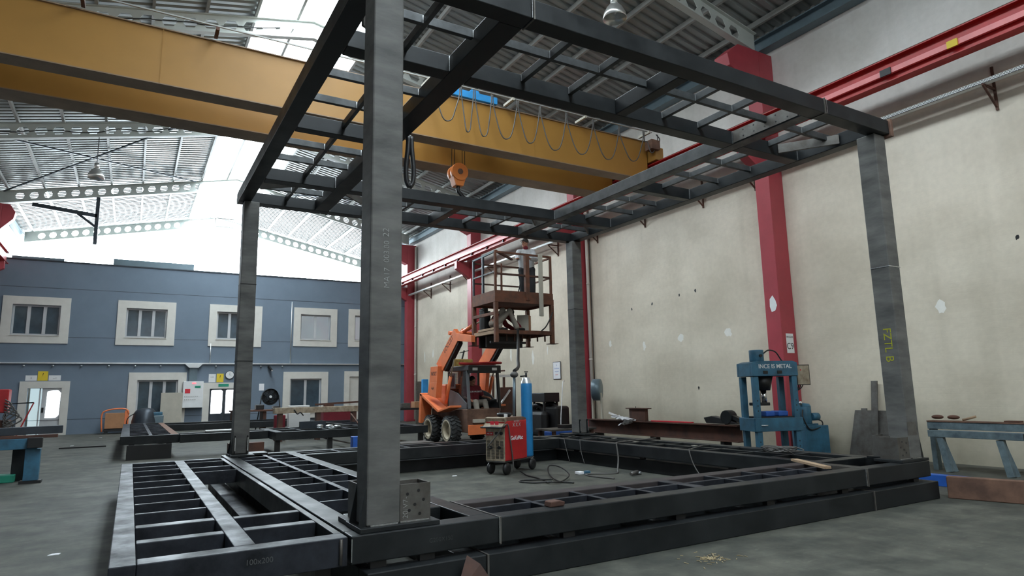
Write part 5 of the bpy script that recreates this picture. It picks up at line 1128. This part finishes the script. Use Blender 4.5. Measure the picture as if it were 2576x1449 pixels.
fl([(7.76, 10.5, .02), (7.76, 10.6, .25), (7.78, 10.65, .46), (7.86, 10.7, .476), (8.5, 10.9, .475)], .007, 'thin_wire', 'cable', 'thin grey wire hanging over the inner beam, second farthest', 'wire')
fl([(7.74, 7.4, .02), (7.75, 7.6, .25), (7.77, 7.7, .46), (7.86, 7.75, .478), (8.5, 8.1, .475)], .009, 'thin_wire', 'cable', 'grey cable hanging over the inner beam near the plank', 'wire')
gt = empty('angle_grinder', 'small grey hand grinder on the floor at the end of a cable', 'tool', loc=(7.5, 8.72, 0), rz=.4)
MB().tube([(-.16, 0, .04), (.0, 0, .045), (.10, 0, .045)], 0, 12, True, [.025, .034, .03]).build('body', 'plate', gt); MB().cyl((.13, 0, .01), (.13, 0, .05), .05, 18).build('guard', 'zinc', gt)
rg = MB(); rg.use('paper').box(6.78, 6.90, 9.35, 9.47, .0, .05).use('blue').box(6.91, 7.0, 9.30, 9.38, .0, .06); rg.build('plug_adapter', label='small white and blue plug adapter on the floor inside the frame', cat='plug', bevel=.01)

M['dirtyyellow'] = mat('dirty_yellow', (.40, .25, .05), .7, col2=(.12, .08, .03), scale=7)
# ================================================================ PRESS AND THINGS ALONG THE BEIGE WALL
pr_ = empty('hydraulic_press', 'blue four post hydraulic press with white lettering in front of a red column', 'press', loc=(10.46, 8.56, 0), rz=-.344); pr_.scale = (.96, .96, .98)
Wp, Dp = 1.03, .60
def pp(name, x0, x1, y0, y1, z0, z1, m='blue', bev=.008, par=None): return MB().box(x0, x1, y0, y1, z0, z1).build(name, m, par or pr_, bev)
for x in (.02, Wp-.14):
    for y in (.02, Dp-.12): pp('post', x, x+.12, y, y+.10, 0, 1.68)
pp('head_beam', -.0, Wp+.0, 0, .07, 1.685, 1.95); pp('head_beam', 0, Wp, Dp-.07, Dp, 1.685, 1.95); pp('head_end', 0, .05, .071, Dp-.071, 1.685, 1.95); pp('head_end', Wp-.05, Wp, .071, Dp-.071, 1.685, 1.95)
MB().prism([(0, 1.951), (Wp, 1.951), (Wp-.1, 1.985), (.14, 1.985)], 'y', .01, Dp-.01).build('head_top', 'blue', pr_)
MB().cyl((.30, .3, 1.986), (.30, .3, 2.22), .145, 28).build('cylinder', 'blue', pr_, .01); MB().cyl((.30, .16, 2.10), (.30, .12, 2.10), .03, 12).build('port', 'black', pr_)
pp('bed_beam', -.02, Wp+.02, -.01, .015, .60, .86); pp('bed_beam', -.02, Wp+.02, Dp-.015, Dp+.01, .60, .86); pp('bed_end', -.03, .018, .02, Dp-.02, .60, .86); pp('bed_end', Wp-.018, Wp+.03, .02, Dp-.02, .60, .86)
pp('table', .15, Wp-.15, .03, Dp-.03, .84, .885, 'black'); pp('v_block', .30, .50, .1, .4, .886, .99, 'strongblue', .02); pp('v_block', .58, .80, .1, .4, .886, .99, 'strongblue', .02)
MB().cyl((.38, .3, 1.40), (.38, .3, 1.68), .15, 24, .22).build('ram_housing', 'black', pr_); MB().cyl((.40, .3, 1.16), (.40, .3, 1.40), .055, 24).build('ram', 'chrome', pr_)
MB().box(.12, .46, .18, .42, 1.10, 1.16).build('ram_plate', 'black', pr_, .01)
rd_ = MB()
for x, t in ((.17, .22), (.23, .26), (.28, .30)): rd_.cyl((x, .25, 1.16), (t, .25, 1.42), .006, 6)
rd_.build('guide_rods', 'black', pr_)
for x in (.24, .56): pp('lug', x, x+.1, -.012, -.0005, 1.73, 1.79, 'black', 0)
text_mesh('lettering', 'INCE IS METAL', .115, 'white', pr_, face_mtx((.52, -.0015, 1.875), (1, 0, 0), (0, 0, 1)), .0006, bold=.002)
MB().tube(curve_pts([(.45, .3, 2.14), (.62, .35, 2.22), (.82, .4, 2.18), (.95, .4, 2.0), (1.06, .3, 1.9)], 6), .014, 8).build('hose', 'black', pr_)
bx_ = pp('control_box', Wp+.03, Wp+.33, .1, .3, 1.50, 1.90, 'weldcream', .01); MB().box(Wp+.028, Wp+.332, .094, .0995, 1.495, 1.905).build('box_rim', 'black', bx_); MB().box(Wp+.045, Wp+.315, .088, .0935, 1.51, 1.89).build('box_door', 'weldcream', bx_)
MB().cyl((Wp+.12, .086, 1.80), (Wp+.12, .075, 1.80), .014, 10).build('red_button', 'signred', bx_)
for i in range(4): MB().tube(curve_pts([(Wp+.08+.05*i, .2, 1.50), (Wp+.07+.03*i, .2, 1.42), (Wp+.02, .2, 1.40-.01*i), (Wp-.02, .2, 1.42)], 5), .010, 6).build('cable', 'black', bx_)
MB().cyl((.1, -.02, .72), (.22, -.06, .72), .012, 8).build('bed_pin', 'zinc', pr_)
for i, z in enumerate((1.2, 1.1, 1.0, .4, .3)):
    for x in (.08, Wp-.08): MB().cyl((x, .0195, z), (x, .018, z), .014, 8).build('pin_hole', 'black', pr_)
pu = empty('hydraulic_power_unit', 'small blue hydraulic power unit beside the press', 'power unit', loc=(12.15, 8.72, 0), rz=-.2)
MB().box(0, .62, 0, .4, 0, .62).build('tank', 'blue', pu, .015); MB().cyl((.18, .2, .66), (.18, .2, 1.02), .15, 22).build('motor', 'blue', pu, .01); MB().lathe([(.15, 1.02), (.12, 1.07), (.001, 1.09)], (.18, .2, 0)).build('motor_cap', 'blue', pu)
MB().cyl((.28, .1, .80), (.45, .1, .80), .08, 18).build('pump', 'blue', pu); MB().cyl((.05, .12, 1.05), (.05, .12, 1.13), .03, 12).build('breather', 'chrome', pu); MB().box(.02, .4, .05, .35, .62, .66).build('mounting_plate', 'blue', pu)
MB().tube(curve_pts([(.4, .1, .75), (.5, .05, .7), (.45, .02, .6), (.1, -.03, .55), (-.05, -.02, .8), (.02, .05, .95)], 6), .014, 8).build('hose', 'black', pu)

# steel plate and flat bars leaning on the wall
lp = MB(); lp.prism([(.55, 0), (-.55, 0), (-.55, .95), (-.42, .95), (-.42, .98), (-.30, .98), (-.30, .95), (.20, .95), (.20, .99), (.32, .99), (.32, .95), (.45, .95)], 'x', -.01, .01)
o = lp.build('steel_plate', 'plate', label='big brownish steel plate leaning on the wall left of the near right column foot', cat='plate'); o.location = (12.72, 7.62, 0); o.rotation_euler = (0, .20, 0)
bar_thing('flat_bar', (12.7, 7.62, .02), (12.93, 7.62, 1.52), .02, .13, 'plate', 'grey flat bar standing upright behind the leaning plate', 'bar')
bar_thing('flat_bar', (12.7, 7.0, .02), (12.93, 7.35, 1.36), .02, .05, 'rust', 'narrow brown bar leaning beside the near right column', 'bar')

# two blue grey trestles with a conveyor beam
ts = empty('trestle', 'worn blue grey roller trestle by the wall at the right edge', 'trestle', loc=(11.75, 5.45, 0))
MB().box(-.06, .06, -.75, .62, .56, .67).build('top_beam', 'standblue', ts, .006); MB().box(-.05, .05, -.758, -.7505, .57, .66).build('hollow_end', 'black', ts)
for y in (-.52, .35):
    MB().bar((-.02, y, 0), (-.0, y+.10, .555), .09, .10).build('leg', 'standblue', ts, .005); MB().bar((.12, y-.02, 0), (.02, y+.08, .5), .07, .06).build('leg', 'standblue', ts, .005)
cv = empty('conveyor_beam', 'long worn blue grey conveyor beam lying on the trestle by the wall', 'beam', loc=(11.95, 4.9, .68))
MB().box(-.09, .09, -2.4, 1.25, 0, .12).build('beam', 'standblue', cv, .005); MB().box(-.1, .1, -2.4, 1.25, .121, .14).build('top_strip', 'rust2', cv)
for i, y in enumerate((.85, 1.1)): MB().ball((-.02, y, .20), .06, (1, 1.6, .6)).build('clamp', 'rust', cv)
MB().tube([(-.05, .7, .16), (-.05, .5, .22)], .02, 8).build('lever', 'wood', cv)
for y in (-.1, -.9, -1.6): MB().box(-.08, .08, y, y+.2, .141, .165).build('bracket', 'rust', cv)
for y in (-2.2, 1.16): MB().box(-.06, .06, y, y+.08, -.68, -.001).build('leg', 'standblue', cv)
thingbox('box_beam', 'bright blue steel box beam lying on the floor behind the near right corner', 'beam', 10.02, 10.16, 4.60, 5.75, 0, .155, 'strongblue', .006)
rb = MB(); rb.box(-.5, .8, -.06, .06, 0, .27); o = rb.build('rusty_channel', 'rust2', bevel=.01, label='short rusty steel channel on the floor at the right edge', cat='channel'); o.location = (9.35, 3.8, 0); o.rotation_euler = (0, 0, 1.85)
thingbox('dark_channel', 'dark bar on the floor by the wall at the right edge', 'bar', 12.2, 12.4, 3.2, 4.7, 0, .1, 'steel_blue')

# long rusty I beam on blocks and things on it
ib = empty('i_beam', 'long rusty I beam on low supports parallel to the beige wall', 'beam', loc=(11.15, 9.5, .30))
b = MB(); b.box(-.14, .14, 0, 5.3, 0, .018); b.box(-.14, .14, 0, 5.3, .33, .35); b.box(-.007, .007, 0, 5.3, .018, .33); b.build('beam', 'rust', ib)
for y in (.4, 2.6, 4.8): MB().box(-.12, .12, y, y+.1, -.30, -.001).build('support', 'black', ib)
sh = empty('i_beam_offcut', 'short rusty I section offcut standing upright on the long I beam', 'beam', loc=(11.15, 12.72, .651))
b = MB(); b.box(-.1, .1, -.38, .38, .30, .32); b.box(-.06, .06, -.30, .30, .001, .02); b.box(-.05, .05, -.30, .30, .02, .30); b.build('section', 'rust', sh, .004)
MB().cyl((0, .1, .321), (0, .1, .36), .01, 8).build('bolt', 'black', sh)
pa = MB(); random.seed(11)
def paper_sheet(b, c, w, l, rot, tilt):
    n = 6; m = Matrix.Translation(c) @ Matrix.Rotation(rot, 4, 'Z') @ Matrix.Rotation(tilt, 4, 'X'); g = [[b.bm.verts.new(m @ Vector((w*(i/n-.5), l*(j/n-.5), .03*math.sin(i*1.3+j*.9)+random.uniform(-.006, .006)))) for j in range(n+1)] for i in range(n+1)]
    for i in range(n):
        for j in range(n): b.bm.faces.new((g[i][j], g[i+1][j], g[i+1][j+1], g[i][j+1]))
for i, (y, z, r_, t) in enumerate(((13.35, .72, .2, .2), (13.55, .76, .9, .45), (13.05, .70, -.3, .1), (12.95, .62, .1, -.3))):
    b = MB(); paper_sheet(b, Vector((11.1 if i < 2 else 10.98, y, z)), .34, .42, r_, t)
    o = b.build('drawing_sheet', 'paper', label=['white crumpled drawing sheet lying flat on the rusty I beam', 'white drawing sheet standing folded on the rusty I beam, farthest left', 'white drawing sheet on the rusty I beam nearest the upright offcut', 'white drawing sheet hanging down the side of the rusty I beam'][i], cat='paper', fixn=False); s_ = o.modifiers.new('t', 'SOLIDIFY'); s_.thickness = .001
thingbox('red_pipe', 'thin bright red bar lying along the rusty I beam', 'bar', 11.12, 11.2, 10.9, 12.25, .651, .68, 'signred', .005)
mc = empty('scrap_machine', 'dark toothed machine part on the near end of the rusty I beam', 'machine part', loc=(11.15, 9.95, .651))
MB().prism([(-.45, .02), (.45, .02), (.52, .14), (.3, .18), (-.2, .1)], 'x', -.09, .09).build('blade_part', 'black', mc, .01); MB().cyl((-.1, -.12, .16), (.1, -.12, .16), .15, 20).build('drum', 'steel', mc, .01); MB().bar((0, -.15, .20), (0, -.62, .04), .12, .08).build('arm', 'black', mc)
# fan drum and ladder against the wall
df = empty('drum_fan', 'dark round drum fan on a pale stand by the wall', 'fan', loc=(12.35, 15.95, 0))
MB().lathe([(.30, -.12), (.33, -.1), (.33, .12), (.30, .14), (.001, .14)], (0, 0, 1.45), (.65, -.76, 0), 28).build('drum', 'gutter', df); MB().lathe([(.29, -.1), (.001, -.1)], (0, 0, 1.45), (.65, -.76, 0), 28).build('grille', 'black', df)
for dy, t in ((-.2, -.28), (.2, .24)): MB().bar((.0, t, .0), (0, dy, 1.35), .06, .04).build('leg', 'boxcream', df); 
MB().bar((0, -.26, .35), (0, .22, .35), .04, .04).build('stretcher', 'boxcream', df)
# dark heap of hoses and tyres near the far column
hp = empty('hose_heap', 'dark heap of tyres and coiled hoses behind the far right steel column', 'heap', loc=(11.85, 18.3, 0))
for i, (x, y, z, r_) in enumerate(((-.3, .3, .30, .34), (.1, -.2, .32, .36), (-.1, .1, .72, .34), (.15, -.3, .80, .3), (-.2, .8, .25, .3))):
    MB().lathe([(r_*.55, -.1), (r_*.9, -.12), (r_, 0), (r_*.9, .12), (r_*.55, .1), (r_*.55, -.1)], (x, y, z), (-.9, -.5, .2*(i % 2)), 22).build('tyre', 'black', hp)
MB().box(-.05, .5, -.9, .7, 0, .95).build('machine_body', 'black', hp, .08); MB().box(-.35, -.06, -.6, .3, 0, .8).build('drum_stack', 'black', hp, .12)
MB().box(-.25, .35, -.55, .25, 1.08, 1.38).build('case', 'black', hp, .02)
for x in (-.2, .3):
    for y in (-.45, .15): MB().box(x-.03, x+.03, y-.03, y+.03, 0, 1.079).build('post', 'black', hp)
wt_ = fl([(12.2, 17.45, 1.75), (11.9, 17.1, 1.7), (11.7, 16.9, 1.2), (11.5, 16.7, .5), (11.45, 16.6, .08)], .014, 'white_hose', 'paper', 'thin white hose hanging in an arc left of the far right column', 'hose')
thingbox('blue_bundle', 'dull blue bundle on the floor left of the far right column foot', 'bundle', 10.4, 11.5, 15.6, 16.0, 0, .32, 'strongblue', .05)
# racks behind the loader
rk = empty('steel_rack', 'brown steel rack with pale profiles standing behind the loader', 'rack', loc=(11.2, 20.6, 0))
for x, z in ((-.35, 1.95), (.05, 2.0), (.5, 2.0), (.95, 1.9)): MB().bar((x, 0, 0), (x+.08, .1, z), .07, .07).build('upright', 'rust', rk)
MB().bar((-.5, .05, 2.0), (1.1, .1, 2.02), .12, .09).build('top_bar', 'zinc', rk); MB().bar((-.4, .0, .75), (1.0, .0, .7), .06, .06).build('shelf_bar', 'rust', rk); MB().box(.35, .95, -.05, .2, .6, 1.6).build('panel', 'rust', rk, .01)
for a, c in (((-.6, -.1, 1.6), (.35, -.1, .6)), ((-.9, -.1, .8), (-.2, -.1, 1.7)), ((.1, -.1, .3), (.2, -.1, 1.9)), ((-.2, -.12, .4), (.7, -.12, 1.5))): MB().bar(a, c, .08, .05).build('profile', 'zinc', rk)
MB().bar((-.4, 0, 2.15), (.55, 0, 2.2), .1, .05).build('loose_bar', 'rust', rk)
for z in (.25, .45): MB().bar((-.5, -.3, z), (1.5, -.3, z+.02), .06, .05).build('lower_bar', 'plate', rk)
sb2 = empty('steel_table', 'low dark steel table with scrap beyond the welding machine', 'table', loc=(10.0, 14.3, 0))
MB().box(-.7, .7, -.4, .4, .42, .47).build('top', 'plate', sb2, .005)
for sx in (-.6, .6):
    for sy in (-.32, .32): MB().box(sx-.04, sx+.04, sy-.04, sy+.04, 0, .419).build('leg', 'rust', sb2)
MB().box(-.2, .3, -.2, .1, .471, .56).build('scrap', 'black', sb2, .01)
yb_ = empty('yellow_machine', 'yellow machine with lever against the wall behind the loader cab', 'machine', loc=(11.3, 23.2, 0))
MB().box(-.5, .35, -.3, .3, 2.42, 2.74).build('body', 'dirtyyellow', yb_, .05); MB().box(-.15, .05, -.1, .1, 0, 2.419).build('pedestal', 'steel_blue', yb_, .02); MB().bar((0, 0, 2.75), (.1, 0, 3.1), .05, .05).build('lever', 'black', yb_); MB().bar((-.1, 0, 3.0), (.3, 0, 3.1), .03, .03).build('handle', 'black', yb_)
thingbox('blue_box', 'upright blue box standing on the right end of the dark bench', 'box', 10.1, 10.35, 24.35, 24.5, .871, 2.0, 'trolley', .02)
thingbox('brown_board', 'brown board leaning by the red column in the far corner', 'board', 11.7, 12.3, 29.0, 29.06, 0, 2.0, 'plate')
wb2 = empty('cluttered_bench', 'dark cluttered bench with boxes right of the nearest column', 'bench', loc=(9.6, 24.7, 0))
MB().box(-1.2, .9, -.4, .4, .80, .87).build('top', 'black', wb2)
for sx in (-1.1, .8): MB().box(sx-.05, sx+.05, -.35, .35, 0, .799).build('leg', 'black', wb2)
for i, (x, w, h, m_) in enumerate(((-.9, .3, .22, 'card'), (-.5, .25, .3, 'steel_blue'), (-.1, .3, .2, 'plate'), (.4, .35, .25, 'card'))): MB().box(x-w/2, x+w/2, -.2, .2, .871, .87+h).build('small_box', m_, wb2, .01)

# ================================================================ LEFT AND MIDDLE BACKGROUND
tb = empty('welding_trestle', 'blue trestle with dark beams on top at the left edge', 'trestle', loc=(-1.6, 14.6, 0))
MB().box(-2.2, .22, -.1, .1, .60, .78).build('top_beam', 'blue', tb, .006); MB().box(.08, .3, -.24, -.10, .62, .80).build('bracket', 'black', tb, .01)
MB().box(.05, .27, -.09, .09, .05, .599).build('leg', 'blue', tb, .006); MB().box(-.0, .32, -.12, .12, 0, .049).build('foot', 'black', tb); MB().box(-.2, .0, .5, .65, 0, .599).build('leg', 'steel', tb, .006); MB().bar((-.1, .58, .65), (.0, .05, .65), .1, .08).build('cross_piece', 'steel', tb)
MB().box(-1.9, -1.7, -.09, .09, 0, .599).build('leg', 'blue', tb, .006)
b = MB(); b.box(-.06, .06, -3.2, 1.2, -.07, .07); o = b.build('steel_channel', 'steel_blue', bevel=.006, label='dark square tube lying on the blue trestle, pointing at the open door', cat='tube'); o.location = (-2.2, 14.6, .91); o.rotation_euler = (0, 0, -1.22)
thingbox('rusty_bar', 'rusty scrap bars lying across the blue trestle under the square tube', 'bar', -2.6, -1.1, 14.62, 14.70, .781, .835, 'rust', .005)
thingbox('green_box', 'green and white small box on the floor at the left edge', 'box', -2.15, -1.72, 14.9, 15.25, 0, .13, 'green', .01)
thingbox('floor_bar', 'thin dark bar lying on the floor between the trestle and the rear assembly', 'bar', -1.75, -.55, 23.9, 23.97, 0, .04, 'black')
bn = empty('long_bench', 'long worn pale beam bench behind the left half of the frame', 'bench', loc=(5.4, 22.0, 0))
MB().box(-1.4, 1.5, -.15, .15, .88, 1.07).build('beam', 'weldcream', bn, .01)
for x in (-1.2, 0, 1.2): MB().box(x-.07, x+.07, -.12, .12, 0, .879).build('leg', 'rust', bn)
MB().bar((-.1, 0, 1.14), (1.4, 0, 1.2), .06, .06).build('loose_tube', 'rust', bn); MB().box(.2, .5, -.1, .1, 1.071, 1.16).build('block', 'rust', bn)
MB().box(-.95, -.3, -.12, .12, 1.071, 1.13).build('paper_box', 'white', bn, .01)
MB().tube(curve_pts([(-.8, -.16, 1.0), (-.7, -.17, .86), (-.6, -.17, .9), (-.5, -.17, .8)], 5), .02, 6).build('wire', 'black', bn)
thingbox('white_carton', 'white carton hanging below the pale beam bench', 'carton', 4.6, 5.3, 22.6, 22.9, 0, .86, 'white', .01)
thingbox('printed_bag', 'white bag with dark red print beside the carton under the bench', 'bag', 4.15, 4.5, 22.6, 22.8, 0, .82, 'maroon', .03)
b2_ = empty('work_table', 'brown work table with vices right of the far left column', 'table', loc=(4.6, 27.5, 0))
MB().box(-1.2, 1.3, -.5, .5, .86, .92).build('top', 'rust', b2_, .005)
for x in (-1.1, 0, 1.2): MB().box(x-.06, x+.06, -.4, .4, 0, .859).build('leg', 'rust', b2_)
MB().box(-.3, .0, -.2, .2, .921, 1.12).build('vice', 'black', b2_, .03); MB().box(.35, .6, -.2, .2, .921, 1.05).build('vice', 'black', b2_, .03); MB().box(-1.0, -.5, -.2, .2, .921, .95).build('paper', 'paper', b2_)
thingbox('red_skip', 'dark red box seen under the pale beam bench', 'box', 6.1, 7.2, 24.0, 24.6, 0, .95, 'maroon', .02)

# ================================================================ SMALL THINGS IN FRONT
pk_ = bar_thing('timber_offcut', (7.72, 5.75, .475), (7.25, 4.95, .478), .09, .028, 'wood', 'pale broken plank lying across the near right corner of the base', 'plank')
b = MB(); random.seed(2)
b.prism([(-.06, 0), (.09, 0), (.10, .035), (.04, .05), (-.05, .045)], 'y', -.05, .05); o = b.build('rusty_scrap', 'rust', bevel=.008, label='small rusty lump on the edge of the near base beam', cat='scrap'); o.location = (3.22, 4.84, .461)
wp = MB(); random.seed(9)
pts = [(8.25+.16*math.cos(t*1.7)+random.uniform(-.05, .05), 6.35+.22*math.sin(t*1.3)+random.uniform(-.05, .05), .48+.10*abs(math.sin(t*.9))) for t in range(26)]
wp.tube(curve_pts(pts, 5), .008, 6); wp.build('wire_tangle', 'cable', label='tangle of thin wire on the base in front of the press', cat='wire')
for i, (x, y) in enumerate(((8.5, 8.3), (8.3, 9.6), (8.6, 10.6))):
    thingbox('paper_scrap', 'small pale scrap of paper on the right side of the base', 'scrap', x-.04, x+.05, y-.04, y+.04, .461, .464, 'boxcream', group='paper scraps on the right side of the base')
# rusty sheet leaning on the lower beam, at the bottom edge
b = MB(); v = [b.bm.verts.new(p) for p in ((2.07, 4.40, .0), (2.23, 4.52, .255), (2.30, 4.44, .20), (2.42, 4.36, .0))]; b.bm.faces.new(v)
o = b.build('rusty_sheet', 'rust', label='rusty pointed sheet scrap leaning on the lowest near beam', cat='scrap', fixn=False); s_ = o.modifiers.new('t', 'SOLIDIFY'); s_.thickness = .006
# litter on the floor
lt = MB(); random.seed(4)
for i in range(90):
    a, r_ = random.uniform(0, 2*PI), abs(random.gauss(0, .10)); x, y = 4.38+r_*math.cos(a)*1.2, 4.17+r_*math.sin(a)
    q = random.uniform(0, PI); L = random.uniform(.008, .022); lt.bar((x-L*math.cos(q), y-L*math.sin(q), .003), (x+L*math.cos(q), y+L*math.sin(q), .005), .006, .004)
lt.build('straw_litter', 'litter', label='sprinkle of straw coloured litter on the floor at the bottom right', cat='litter', kind='stuff')
for i, (x, y) in enumerate(((-.53, 7.76), (-.88, 29.7), (-1.5, 25.2), (5.0, 10.6))):
    b = MB(); b.prism([(x-.05, y-.02), (x+.04, y-.03), (x+.05, y+.03), (x-.02, y+.04)], 'z', 0.0, .006); b.build('floor_scrap', 'paper', label='tiny pale scrap lying on the bare floor', cat='scrap', group='tiny scraps on the floor')
